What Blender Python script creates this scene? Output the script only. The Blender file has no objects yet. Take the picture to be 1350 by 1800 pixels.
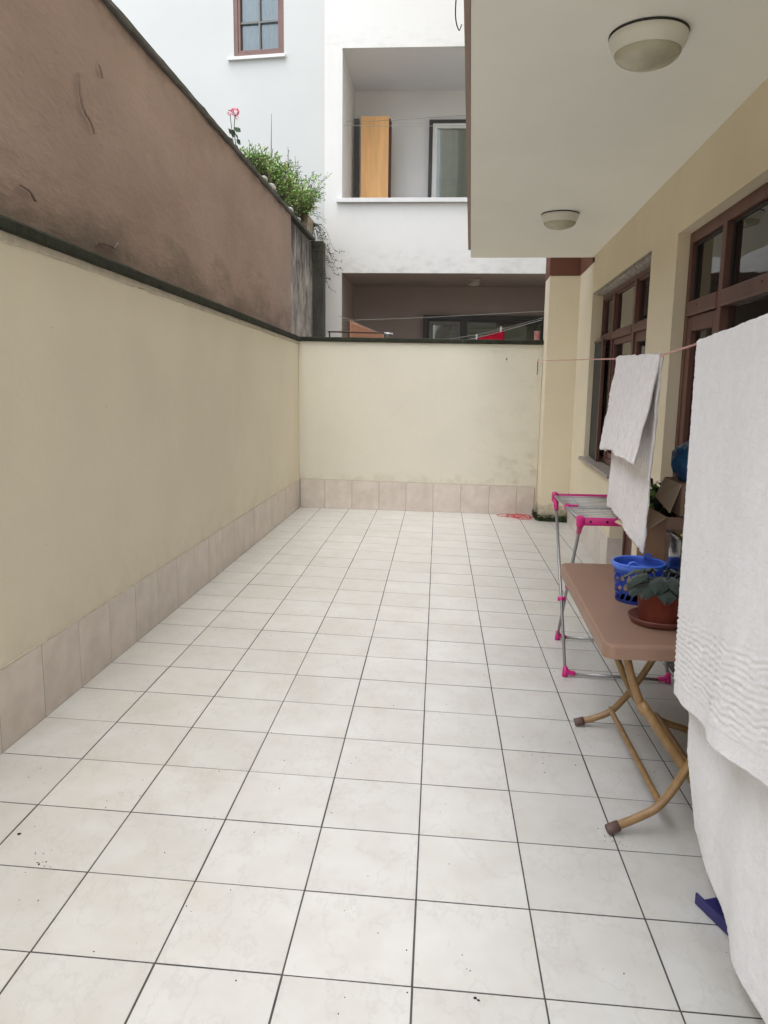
import bpy, bmesh, math, random
from mathutils import Vector, Matrix, noise
from mathutils.bvhtree import BVHTree
sc = bpy.context.scene
random.seed(11)
rnd = random.uniform
R = math.radians

# ------------------------------------------------------------------ camera, sky, sun, exposure
T = 0.33                                   # floor tile pitch in metres; floor tile lines run along Y
cam_d = bpy.data.cameras.new('camera'); cam = bpy.data.objects.new('camera', cam_d)
sc.collection.objects.link(cam); sc.camera = cam
yaw, pitch, roll = -.06846603, -.16675501, .01359215
fwd = Vector((math.sin(yaw)*math.cos(pitch), math.cos(yaw)*math.cos(pitch), math.sin(pitch)))
rt = Vector((math.cos(yaw), -math.sin(yaw), 0)); up = rt.cross(fwd)
r2 = rt*math.cos(roll)+up*math.sin(roll); u2 = -rt*math.sin(roll)+up*math.cos(roll)
m = Matrix.Identity(4)
for i in range(3):
    m[i][0] = r2[i]; m[i][1] = u2[i]; m[i][2] = -fwd[i]
m[0][3], m[1][3], m[2][3] = 1.6799, -1.3733, 1.4845
cam.matrix_world = m
cam_d.sensor_fit = 'VERTICAL'; cam_d.sensor_height = 24; cam_d.lens = 1348.6/1800*24
cam_d.clip_start = .02; cam_d.clip_end = 500

world = bpy.data.worlds.new('World'); sc.world = world; world.use_nodes = True
wn = world.node_tree; bg = wn.nodes['Background']
sky = wn.nodes.new('ShaderNodeTexSky'); sky.sky_type = 'NISHITA'; sky.sun_disc = False
SUNEL, SUNAZ = R(72), R(196)
sky.sun_elevation = SUNEL; sky.sun_rotation = SUNAZ; sky.air_density = 1.0; sky.dust_density = 2.6; sky.ozone_density = 1.0
hs = wn.nodes.new('ShaderNodeHueSaturation'); hs.inputs['Saturation'].default_value = .50     # a white overcast sky
wn.links.new(sky.outputs[0], hs.inputs['Color']); wn.links.new(hs.outputs[0], bg.inputs[0])
bg.inputs[1].default_value = .15
sun_d = bpy.data.lights.new('sun', 'SUN'); sun = bpy.data.objects.new('sun', sun_d); sc.collection.objects.link(sun)
sun_d.energy = .55; sun_d.angle = R(80); sun_d.color = (1, .99, .975)
sun.rotation_euler = Vector((-math.sin(SUNAZ)*math.cos(SUNEL), -math.cos(SUNAZ)*math.cos(SUNEL), -math.sin(SUNEL))).to_track_quat('-Z', 'Y').to_euler()
sun.location = (0, 0, 30)
vs = sc.view_settings
vs.view_transform = 'Standard'; vs.look = 'None'; vs.exposure = 1.76; vs.gamma = 1; vs.use_curve_mapping = False
sc.cycles.max_bounces = 10; sc.cycles.diffuse_bounces = 7; sc.cycles.transparent_max_bounces = 12

# ------------------------------------------------------------------ frames of the place
TH = math.atan(.0402)
nW = Vector((math.cos(TH), -math.sin(TH), 0)); dW = Vector((math.sin(TH), math.cos(TH), 0)); oW = Vector((2.878, 0, 0))
def W(u, d, z): return oW+dW*u+nW*d+Vector((0, 0, z))     # u along the house wall, d into the house
def fz(x): return -.0277*(x-1.32)                          # the floor falls gently towards the house
def lx(y): return -.012+.0125*y                            # inner face of the left wall
def by(x): return 7.411+.11*x                              # inner face of the end wall
def capz(y): return 2.115-.0172*y

# ------------------------------------------------------------------ materials
def lin(c):
    return tuple(((v/255)/12.92 if v/255 <= .04045 else ((v/255+.055)/1.055)**2.4) for v in c)
def N(nt, t, **k):
    n = nt.nodes.new(t)
    for a, b in k.items():
        if a.startswith('_'): setattr(n, a[1:], b)
        else: n.inputs[a.replace('_', ' ')].default_value = b
    return n
def mat(name, col, rough=.7, var=.12, vscale=3.0, bump=0.0, bscale=60.0, spec=.5, metal=0.0, stretch=(1, 1, 1), col2=None, detail=6, objrand=0.0, coat=0.0, sheen=0.0, coord='Object', bdist=.01):
    mt = bpy.data.materials.new(name); mt.use_nodes = True; nt = mt.node_tree
    b = nt.nodes['Principled BSDF']
    b.inputs['Roughness'].default_value = rough; b.inputs['Metallic'].default_value = metal
    b.inputs['Specular IOR Level'].default_value = spec
    if coat: b.inputs['Coat Weight'].default_value = coat
    if sheen: b.inputs['Sheen Weight'].default_value = sheen
    tc = N(nt, 'ShaderNodeTexCoord'); mp = N(nt, 'ShaderNodeMapping'); mp.inputs['Scale'].default_value = stretch
    nt.links.new(tc.outputs[coord], mp.inputs[0])
    src = mp.outputs[0]
    if objrand:
        oi = N(nt, 'ShaderNodeObjectInfo'); va = N(nt, 'ShaderNodeVectorMath', _operation='SCALE'); va.inputs['Scale'].default_value = 37.0
        cx = N(nt, 'ShaderNodeCombineXYZ')
        for i in range(3): nt.links.new(oi.outputs['Random'], cx.inputs[i])
        nt.links.new(cx.outputs[0], va.inputs[0]); ad = N(nt, 'ShaderNodeVectorMath', _operation='ADD')
        nt.links.new(mp.outputs[0], ad.inputs[0]); nt.links.new(va.outputs[0], ad.inputs[1]); src = ad.outputs[0]
    nz = N(nt, 'ShaderNodeTexNoise', Scale=vscale, Detail=float(detail), Roughness=.6); nt.links.new(src, nz.inputs[0])
    rp = N(nt, 'ShaderNodeValToRGB'); nt.links.new(nz.outputs[0], rp.inputs[0])
    c = Vector(col); c2 = Vector(col2) if col2 else c*(1-var)
    rp.color_ramp.elements[0].position = .32; rp.color_ramp.elements[1].position = .68
    rp.color_ramp.elements[0].color = (*c2, 1); rp.color_ramp.elements[1].color = (*(c*(1+var*.35)), 1)
    out = rp.outputs[0]
    if objrand:
        h = N(nt, 'ShaderNodeHueSaturation'); mr = N(nt, 'ShaderNodeMapRange'); mr.inputs['To Min'].default_value = 1-objrand; mr.inputs['To Max'].default_value = 1+objrand
        nt.links.new(oi.outputs['Random'], mr.inputs[0]); nt.links.new(mr.outputs[0], h.inputs['Value']); nt.links.new(out, h.inputs['Color']); out = h.outputs[0]
    nt.links.new(out, b.inputs['Base Color'])
    if bump:
        n2 = N(nt, 'ShaderNodeTexNoise', Scale=bscale, Detail=5.0, Roughness=.6); nt.links.new(src, n2.inputs[0])
        bp = N(nt, 'ShaderNodeBump', Strength=bump, Distance=bdist); nt.links.new(n2.outputs[0], bp.inputs['Height']); nt.links.new(bp.outputs[0], b.inputs['Normal'])
    mt['src'] = 0
    return mt
def over(mt, color, build):
    """lay a stain over a material: build(nt) returns a 0..1 socket"""
    nt = mt.node_tree; b = nt.nodes['Principled BSDF']; prev = b.inputs['Base Color'].links[0].from_socket
    mx = N(nt, 'ShaderNodeMix', _data_type='RGBA'); nt.links.new(prev, mx.inputs[6]); mx.inputs[7].default_value = (*color, 1)
    nt.links.new(build(nt), mx.inputs[0]); nt.links.new(mx.outputs[2], b.inputs['Base Color'])
def mth(nt, op, a, b=None, clamp=False):
    n = N(nt, 'ShaderNodeMath', _operation=op); n.use_clamp = clamp
    for i, v in enumerate((a, b)):
        if v is None: continue
        if isinstance(v, (int, float)): n.inputs[i].default_value = v
        else: nt.links.new(v, n.inputs[i])
    return n.outputs[0]
def ramp(nt, s, a, b):
    mr = N(nt, 'ShaderNodeMapRange'); mr.inputs['From Min'].default_value = a; mr.inputs['From Max'].default_value = b; nt.links.new(s, mr.inputs[0]); return mr.outputs[0]
def pos(nt):
    g = N(nt, 'ShaderNodeTexCoord'); s = N(nt, 'ShaderNodeSeparateXYZ'); nt.links.new(g.outputs['Object'], s.inputs[0]); return g.outputs['Object'], s.outputs
def nzs(nt, vec, scale, stretch=(1, 1, 1), detail=6.0):
    mp = N(nt, 'ShaderNodeMapping'); mp.inputs['Scale'].default_value = stretch; nt.links.new(vec, mp.inputs[0])
    n = N(nt, 'ShaderNodeTexNoise', Scale=scale, Detail=detail, Roughness=.65); nt.links.new(mp.outputs[0], n.inputs[0]); return n.outputs[0]

CREAM = (.765, .71, .57)
M = {}
M['cream'] = mat('cream_paint', CREAM, .75, .05, 1.3, .38, 38, .3, bdist=.006)
M['cream_end'] = mat('cream_paint_end_wall', (.73, .70, .59), .75, .05, 1.3, .38, 38, .3, bdist=.006)
M['cream_house'] = mat('cream_paint_house', (.73, .655, .49), .75, .05, 1.5, .38, 38, .3, bdist=.006)
M['soffit'] = mat('white_soffit_paint', (.885, .885, .82), .8, .03, 1.2, .1, 60, .3, bdist=.003)
M['tile'] = mat('cream_marbled_tile', (.59, .598, .585), .28, .10, 4.5, .05, 9, .5, col2=(.54, .53, .50), objrand=.035, bdist=.004)
M['skirt'] = mat('pinkish_skirting_tile', (.67, .61, .545), .35, .12, 7, .05, 12, .5, col2=(.58, .51, .45), objrand=.03, bdist=.004)
M['grout'] = mat('dark_grout', (.075, .075, .070), .9, .3, 20, .1, 200)
M['mortar'] = mat('pale_mortar', (.55, .50, .40), .9, .2, 15, .6, 60)
M['white_wall'] = mat('white_facade_paint', (.63, .63, .615), .8, .04, .9, .2, 70, .3, bdist=.004)
M['blue_wall'] = mat('cool_white_facade_paint', (.495, .508, .497), .8, .04, .9, .2, 70, .3, bdist=.004)
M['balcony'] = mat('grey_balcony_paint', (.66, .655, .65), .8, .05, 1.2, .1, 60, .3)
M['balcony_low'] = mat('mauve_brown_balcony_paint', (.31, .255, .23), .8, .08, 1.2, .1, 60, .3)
M['pink'] = mat('brown_pink_plaster', (.38, .285, .24), .85, .16, 1.6, .5, 26, .25, col2=(.325, .24, .20), stretch=(1, .6, 1.2), bdist=.012)
M['grey_plaster'] = mat('weathered_grey_plaster', (.42, .39, .36), .9, .35, 5, .7, 40, .2, col2=(.12, .105, .09), stretch=(1, 1, .7))
M['pier'] = mat('dark_wet_concrete', (.10, .10, .088), .9, .35, 6, .6, 50, .2, stretch=(1, 1, .5))
M['cap_stone'] = mat('mossy_dark_coping', (.026, .030, .017), .8, .5, 9, .9, 70, .3, col2=(.015, .018, .010))
M['cap_grey'] = mat('grey_coping_concrete', (.13, .128, .115), .85, .45, 6, .7, 60, .3)
M['wood'] = mat('red_brown_joinery', (.125, .048, .034), .42, .3, 6, .12, 90, .5, stretch=(1, 1, .3))
M['wood_pale'] = mat('brown_window_joinery', (.16, .085, .070), .5, .2, 6, .1, 90, .5)
M['brownband'] = mat('red_brown_paint', (.16, .065, .042), .7, .08, 3, .2, 90, .3)
M['brownclad'] = mat('mauve_brown_paint', (.34, .25, .21), .7, .1, 3, .2, 60, .3)
M['lampglass'] = mat('frosted_lamp_glass', (.48, .46, .35), .25, .12, 12, 0, 60, .5, col2=(.38, .36, .26))
M['lampwhite'] = mat('cream_lamp_plastic', (.70, .69, .62), .4, .04, 5, 0, 60, .5)
M['black'] = mat('black_gasket', (.02, .02, .02), .6, .1)
M['ply'] = mat('orange_plywood', (.86, .50, .22), .6, .18, 2.5, .1, 90, .3, stretch=(6, 6, .5))
M['plyedge'] = mat('dark_red_board_edge', (.07, .02, .02), .7, .2)
M['dark_frame'] = mat('dark_window_frame', (.035, .032, .028), .5, .2)
M['white_frame'] = mat('white_window_frame', (.62, .62, .60), .4, .05)
M['grey_frame'] = mat('grey_window_frame', (.13, .13, .125), .5, .05)
M['curtain'] = mat('sheer_curtain', (.55, .55, .52), .9, .1, 8, .2, 30, .1)
M['curtain_blue'] = mat('pale_blue_curtain', (.50, .60, .66), .9, .15, 3, .1, 30, .1, stretch=(6, 6, 1))
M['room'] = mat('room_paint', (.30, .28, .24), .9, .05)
M['lintel'] = mat('flaking_lintel_plaster', (.50, .46, .40), .9, .5, 45, .8, 60, .2, col2=(.12, .10, .09))
M['sill'] = mat('grey_stone_sill', (.34, .30, .26), .6, .15, 20, .1, 90)
M['white_sill'] = mat('white_marble_sill', (.60, .60, .595), .5, .06, 9)
M['steel'] = mat('grey_coated_tube', (.36, .36, .36), .35, .05, 20, 0, 60, .5, metal=.7)
M['rod'] = mat('pale_grey_rod', (.40, .40, .40), .4, .05, 20, 0, 60, .5, metal=.3)
M['pink_plastic'] = mat('magenta_plastic', (.60, .020, .20), .38, .06, 20, 0, 60, .5)
M['table'] = mat('brown_moulded_plastic', (.285, .175, .122), .48, .06, 5, .15, 300, .4, bdist=.002)
M['bamboo'] = mat('bamboo_print_tube', (.30, .19, .082), .38, .35, 10, .05, 90, .5, col2=(.22, .12, .045), stretch=(2, 2, 1))
M['footcap'] = mat('brown_rubber_foot', (.13, .075, .062), .6, .15)
M['blue_plastic'] = mat('bright_blue_plastic', (.08, .20, .82), .35, .06, 8, 0, 60, .5)
M['bluebag'] = mat('blue_polythene', (.022, .10, .23), .30, .35, 9, .3, 25, .6)
M['card'] = mat('brown_cardboard', (.31, .205, .15), .85, .10, 6, .1, 200, .2)
M['card_in'] = mat('light_cardboard', (.55, .43, .31), .85, .08, 6, .1, 200, .2)
M['terracotta'] = mat('terracotta_plastic', (.21, .048, .032), .5, .18, 9, .05, 60, .4)
M['saucer'] = mat('brown_saucer_plastic', (.17, .065, .048), .5, .12, 9, .05, 60, .4)
M['soil'] = mat('potting_soil', (.035, .022, .014), .95, .4, 40, .8, 90)
M['violet_leaf'] = mat('dull_green_leaf', (.020, .034, .026), .75, .25, 14, .3, 90, .3, sheen=.3)
M['leaf'] = mat('fresh_green_leaf', (.30, .46, .14), .6, .35, 9, 0, 60, .3, col2=(.10, .21, .05))
M['leaf_dark'] = mat('dark_green_leaf', (.03, .065, .03), .6, .3, 9, 0, 60, .3)
M['leaf_yellow'] = mat('yellow_green_leaf', (.34, .36, .07), .6, .3, 9, 0, 60, .3)
M['stem'] = mat('plant_stem', (.10, .085, .045), .8, .2)
M['petal'] = mat('pink_geranium_petal', (.72, .20, .29), .7, .2, 30)
M['redpetal'] = mat('dark_red_petal', (.30, .03, .04), .7, .2, 30)
M['whitepot'] = mat('white_pot_plastic', (.60, .60, .57), .55, .15, 15)
M['stonepot'] = mat('weathered_planter_concrete', (.42, .36, .27), .9, .3, 14, .5, 60, .2, col2=(.20, .17, .12))
M['moss'] = mat('dark_moss', (.045, .060, .028), .95, .5, 60, 1, 90, .1)
M['red_string'] = mat('red_twine', (.62, .09, .09), .6, .2)
M['line'] = mat('pink_clothesline', (.62, .33, .30), .6, .2, 5)
M['wire'] = mat('pale_line_wire', (.20, .19, .175), .6, .1)
M['rust'] = mat('rusty_iron', (.07, .045, .03), .85, .4, 30, .5, 90)
M['red_cloth'] = mat('crimson_cloth', (.50, .012, .040), .85, .15, 20, .2, 90, .2)
M['peach_cloth'] = mat('peach_cloth', (.56, .30, .20), .85, .06, 12, .2, 90, .2)
M['navy'] = mat('navy_plastic', (.022, .020, .13), .45, .2, 30, 0, 60, .5)
M['tealdark'] = mat('dark_teal_wrapping', (.02, .05, .075), .6, .2, 20)
M['purple'] = mat('purple_plastic', (.12, .03, .17), .5, .1)
M['squash'] = mat('yellow_green_squash', (.42, .40, .13), .6, .2, 12, .2, 30)
M['orange'] = mat('orange_fruit_skin', (.60, .20, .06), .5, .1, 30)
M['dirt'] = mat('black_crumb', (.012, .011, .010), .9, .2)
M['can'] = mat('pink_printed_tin', (.48, .25, .22), .5, .6, 60, 0, 60, .5, col2=(.30, .06, .06))

def towel_mat(name, col, ws, dark, amt):
    mt = mat(name, col, .95, .05, 24, .0, 60, .05, sheen=.25); nt = mt.node_tree; b = nt.nodes['Principled BSDF']
    v, xyz = pos(nt)
    n1 = nzs(nt, v, 330, ws, 3.0); n2 = nzs(nt, v, 95, ws, 4.0)
    h = mth(nt, 'ADD', n1, mth(nt, 'MULTIPLY', n2, 1.1))
    bp = N(nt, 'ShaderNodeBump', Strength=.6, Distance=.005); nt.links.new(h, bp.inputs['Height']); nt.links.new(bp.outputs[0], b.inputs['Normal'])
    over(mt, dark, lambda nt: mth(nt, 'MULTIPLY', ramp(nt, mth(nt, 'ADD', mth(nt, 'MULTIPLY', n1, .4), mth(nt, 'MULTIPLY', n2, .6)), .50, .64), amt, True))
    return mt
M['towel'] = towel_mat('white_terry_cloth', (.90, .90, .92), (1, .5, 1.3), (.62, .62, .64), .22)
M['bathmat'] = towel_mat('worn_white_terry', (.86, .83, .83), (1, 1.1, .22), (.48, .44, .43), .45)

# glass: clear sheet with a real reflection
def glass(name, tint, rough=.02):
    mt = bpy.data.materials.new(name); mt.use_nodes = True; nt = mt.node_tree; b = nt.nodes['Principled BSDF']
    b.inputs['Base Color'].default_value = (*tint, 1); b.inputs['Transmission Weight'].default_value = 0
    b.inputs['Roughness'].default_value = rough
    tr = N(nt, 'ShaderNodeBsdfTransparent'); tr.inputs[0].default_value = (*tint, 1)
    gl = N(nt, 'ShaderNodeBsdfGlossy'); gl.inputs['Roughness'].default_value = rough
    nz = N(nt, 'ShaderNodeTexNoise', Scale=2.0); bp = N(nt, 'ShaderNodeBump', Strength=.012, Distance=.05); nt.links.new(nz.outputs[0], bp.inputs['Height']); nt.links.new(bp.outputs[0], gl.inputs['Normal'])
    fr = N(nt, 'ShaderNodeFresnel', IOR=1.8); mx = N(nt, 'ShaderNodeMixShader')
    nt.links.new(fr.outputs[0], mx.inputs[0]); nt.links.new(tr.outputs[0], mx.inputs[1]); nt.links.new(gl.outputs[0], mx.inputs[2])
    nt.links.new(mx.outputs[0], nt.nodes['Material Output'].inputs[0]); return mt
M['glass'] = glass('window_glass', (.80, .84, .82))
M['clear'] = glass('clear_box_plastic', (.86, .86, .88), .12)
def mesh_screen():
    mt = mat('dark_fly_screen', (.040, .038, .034), .7, .1, 5, 0, 60, .3)
    return mt
M['screen'] = mesh_screen()

# stains with a shape of their own
def st(nt):       # grime creeping up from the coping and down from the top on the brown plaster
    v, s = pos(nt)
    n = nzs(nt, v, 3.4, (1, .42, 1.15), 9.0); low = ramp(nt, s['Z'], 2.75, 2.0); top = ramp(nt, s['Z'], 3.22, 3.42)
    n3 = nzs(nt, v, 9, (1, .5, 1))
    a = mth(nt, 'MULTIPLY', ramp(nt, mth(nt, 'ADD', n, mth(nt, 'MULTIPLY', low, .36)), .66, .92), .7, True)
    b = mth(nt, 'MULTIPLY', ramp(nt, mth(nt, 'ADD', n3, mth(nt, 'MULTIPLY', top, .25)), .58, .80), .6, True)
    return mth(nt, 'ADD', a, mth(nt, 'MULTIPLY', b, top), True)
over(M['pink'], (.14, .115, .095), st)
def st(nt):
    v, s = pos(nt); return mth(nt, 'MULTIPLY', ramp(nt, nzs(nt, v, 1.1, (1, 1, 1)), .55, .72), .35, True)
over(M['pink'], (.34, .205, .175), st)
def st(nt):
    v, s = pos(nt); top = ramp(nt, s['Z'], 2.7, 3.35); return mth(nt, 'MULTIPLY', ramp(nt, mth(nt, 'ADD', nzs(nt, v, 5, (1, 2, .4)), mth(nt, 'MULTIPLY', top, .35)), .62, .85), .85, True)
over(M['grey_plaster'], (.035, .033, .026), st)
def st(nt):      # rain streaks and hairlines below sills on the facade
    v, s = pos(nt); return mth(nt, 'MULTIPLY', ramp(nt, nzs(nt, v, 2.4, (1.6, 1, .35)), .56, .80), .16, True)
over(M['white_wall'], (.40, .39, .36), st)
def st(nt):
    v, s = pos(nt); band = mth(nt, 'MULTIPLY', ramp(nt, s['Z'], 3.42, 3.02), ramp(nt, s['Z'], 2.9, 3.0)); b2 = ramp(nt, s['Z'], 6.3, 5.94)
    return mth(nt, 'MULTIPLY', mth(nt, 'MULTIPLY', mth(nt, 'ADD', band, mth(nt, 'MULTIPLY', mth(nt, 'MULTIPLY', b2, ramp(nt, s['Z'], 5.9, 5.93)), .5)), ramp(nt, nzs(nt, v, 6, (1, 1, 2.2), 9.0), .46, .66)), .40, True)
over(M['white_wall'], (.33, .32, .30), st)
def st(nt):      # brown water marks on the right of the end wall, thin grime above the tiles
    v, s = pos(nt)
    side = ramp(nt, s['X'], 1.9, 2.85); lowb = mth(nt, 'MULTIPLY', ramp(nt, s['Z'], .75, .50), ramp(nt, s['Z'], .40, .52))
    a = mth(nt, 'MULTIPLY', mth(nt, 'MULTIPLY', ramp(nt, nzs(nt, v, 4, (1, 1, 1.6)), .48, .68), side), mth(nt, 'ADD', .18, mth(nt, 'MULTIPLY', lowb, .55)), True)
    c = mth(nt, 'MULTIPLY', mth(nt, 'MULTIPLY', ramp(nt, s['Z'], .46, .36), ramp(nt, nzs(nt, v, 7), .45, .65)), .3, True)
    return mth(nt, 'ADD', a, c, True)
over(M['cream_end'], (.36, .27, .16), st)
def st(nt):
    v, s = pos(nt)
    c = mth(nt, 'MULTIPLY', mth(nt, 'MULTIPLY', ramp(nt, s['Z'], .62, .34), ramp(nt, nzs(nt, v, 5), .42, .66)), .22, True)
    d = mth(nt, 'MULTIPLY', ramp(nt, nzs(nt, v, 1.3, (1, 1, .4)), .5, .75), .06, True)
    return mth(nt, 'ADD', c, d, True)
over(M['cream'], (.38, .32, .20), st)
def st(nt):      # damp foot of the pillar
    v, s = pos(nt); return mth(nt, 'MULTIPLY', ramp(nt, mth(nt, 'ADD', nzs(nt, v, 9), ramp(nt, s['Z'], .32, -.05)), .95, 1.35), .8, True)
over(M['cream_house'], (.16, .14, .10), st)
def st(nt):      # scattered scuffs and warm stains on the floor tiles
    v, s = pos(nt); a = mth(nt, 'MULTIPLY', ramp(nt, nzs(nt, v, 2.3), .55, .75), .35, True)
    b = mth(nt, 'MULTIPLY', ramp(nt, nzs(nt, v, 30), .66, .76), .5, True); b2 = mth(nt, 'MULTIPLY', b, ramp(nt, nzs(nt, v, 2.9, (1, 1, 1)), .55, .65), True)
    return mth(nt, 'ADD', a, b2, True)
over(M['tile'], (.50, .455, .38), st)
def st(nt):      # trodden-in specks gathered in a few patches
    v, s = pos(nt); p = ramp(nt, nzs(nt, v, 1.7, (1, 1, 1)), .53, .66); q = ramp(nt, nzs(nt, v, 75, (1, 1, 1), 8.0), .66, .73)
    return mth(nt, 'MULTIPLY', mth(nt, 'MULTIPLY', p, q), .6, True)
over(M['tile'], (.17, .155, .13), st)
def st(nt):      # faint grey veins printed in the tile glaze
    v, s = pos(nt); n = nzs(nt, v, 5.5, (1, .6, 1), 8.0)
    r = mth(nt, 'ABSOLUTE', mth(nt, 'SUBTRACT', n, .5)); return mth(nt, 'MULTIPLY', ramp(nt, r, .018, .0), .28, True)
over(M['tile'], (.42, .41, .38), st)
def st(nt):      # warm grime near the walls where nobody sweeps
    v, s = pos(nt)
    a = ramp(nt, s['X'], .75, .05); b = ramp(nt, s['Y'], 5.4, 7.5); c = ramp(nt, s['X'], 2.1, 2.9)
    e = mth(nt, 'ADD', mth(nt, 'MULTIPLY', a, .8), mth(nt, 'MULTIPLY', mth(nt, 'MULTIPLY', b, c), 1.0))
    return mth(nt, 'MULTIPLY', mth(nt, 'MULTIPLY', e, ramp(nt, nzs(nt, v, 3.1), .40, .70)), .55, True)
over(M['tile'], (.52, .475, .39), st)
def st(nt):
    v, s = pos(nt); return mth(nt, 'MULTIPLY', ramp(nt, nzs(nt, v, 14, (1, 1, 1)), .55, .7), .28, True)
over(M['cap_stone'], (.10, .10, .085), st)
def st(nt):
    v, s = pos(nt); return mth(nt, 'MULTIPLY', ramp(nt, nzs(nt, v, 9), .58, .72), .35, True)
over(M['grout'], (.30, .29, .26), st)

# ------------------------------------------------------------------ object helpers
C = sc.collection
def link(name, bm, m_, parent=None, smooth=False, kind=None, label=None):
    me = bpy.data.meshes.new(name); bmesh.ops.recalc_face_normals(bm, faces=bm.faces); bm.to_mesh(me); bm.free()
    if isinstance(m_, (list, tuple)):
        for q in m_: me.materials.append(M[q])
    else: me.materials.append(M[m_])
    if smooth:
        for p in me.polygons: p.use_smooth = True
    o = bpy.data.objects.new(name, me); C.objects.link(o)
    if parent: o.parent = parent
    if kind: o['kind'] = kind
    if label: o['label'] = label
    return o
def thing(name, label, cat, group=None, kind=None, loc=(0, 0, 0)):
    o = bpy.data.objects.new(name, None); C.objects.link(o); o.location = loc
    o.empty_display_size = .1
    if kind: o['kind'] = kind
    else: o['label'] = label; o['category'] = cat
    if group: o['group'] = group
    return o
def tag(o, label, cat, group=None):
    o['label'] = label; o['category'] = cat
    if group: o['group'] = group
    return o
def hexa(bm, p, bevel=0.0, mi=0):
    """box from 8 points: four bottom corners in order, four top corners in order"""
    v = [bm.verts.new(q) for q in p]
    fs = [bm.faces.new([v[i] for i in f]) for f in ((3, 2, 1, 0), (4, 5, 6, 7), (0, 1, 5, 4), (1, 2, 6, 5), (2, 3, 7, 6), (3, 0, 4, 7))]
    for f in fs: f.material_index = mi
    if bevel:
        es = set()
        for f in fs: es.update(f.edges)
        bmesh.ops.bevel(bm, geom=list(es), offset=bevel, segments=2, profile=.5, affect='EDGES')
def box(bm, x0, x1, y0, y1, z0, z1, bevel=0, f=None, mi=0):
    P = [(x0, y0, z0), (x1, y0, z0), (x1, y1, z0), (x0, y1, z0), (x0, y0, z1), (x1, y0, z1), (x1, y1, z1), (x0, y1, z1)]
    if f: P = [f(*q) for q in P]
    hexa(bm, P, bevel, mi)
def Wbox(bm, u0, u1, d0, d1, z0, z1, bevel=0, mi=0):
    box(bm, u0, u1, d0, d1, z0, z1, bevel, W, mi)
def tube(bm, pts, r, n=10, cap=True, closed=False, radii=None):
    pts = [Vector(p) for p in pts]; rings = []; prev = None
    for i, p in enumerate(pts):
        if closed: t = pts[(i+1) % len(pts)]-pts[i-1]
        else: t = (pts[min(i+1, len(pts)-1)]-pts[max(i-1, 0)])
        t.normalize()
        if prev is None:
            a = Vector((0, 0, 1)) if abs(t.z) < .9 else Vector((1, 0, 0)); x = t.cross(a).normalized()
        else: x = (prev-t*prev.dot(t)).normalized()
        prev = x; y = t.cross(x); rr = radii[i] if radii else r
        rings.append([bm.verts.new(p+(x*math.cos(k*2*math.pi/n)+y*math.sin(k*2*math.pi/n))*rr) for k in range(n)])
    L = len(rings)
    for i in range(L if closed else L-1):
        a, b = rings[i], rings[(i+1) % L]
        for k in range(n): bm.faces.new((a[k], a[(k+1) % n], b[(k+1) % n], b[k]))
    if cap and not closed: bm.faces.new(rings[0][::-1]); bm.faces.new(rings[-1])
def curve(pts, n=8):
    """Catmull-Rom through points"""
    P = [Vector(p) for p in pts]; P = [P[0]*2-P[1]]+P+[P[-1]*2-P[-2]]; out = []
    for i in range(1, len(P)-2):
        for k in range(n):
            t = k/n; a, b, c, d = P[i-1], P[i], P[i+1], P[i+2]
            out.append(.5*((2*b)+(c-a)*t+(2*a-5*b+4*c-d)*t*t+(3*b-a-3*c+d)*t**3))
    out.append(P[-2]); return out
def lathe(bm, c, prof, n=32, f=None):
    c = Vector(c); rings = []
    for r, z in prof:
        rings.append([bm.verts.new((c+Vector((r*math.cos(k*2*math.pi/n), r*math.sin(k*2*math.pi/n), z))) if not f else f(c, r, z, k*2*math.pi/n)) for k in range(n)])
    for a, b in zip(rings, rings[1:]):
        for k in range(n): bm.faces.new((a[k], a[(k+1) % n], b[(k+1) % n], b[k]))
    return rings
def new(): return bmesh.new()

# ------------------------------------------------------------------ SETTING: ground and tiled floor
bm = new(); g = 60
for q in [((-g, -g, -.30), (g, -g, -.30), (g, g, -.30), (-g, g, -.30))]: bm.faces.new([bm.verts.new(v) for v in q])
o = link('ground', bm, 'mortar'); o['kind'] = 'structure'

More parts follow.
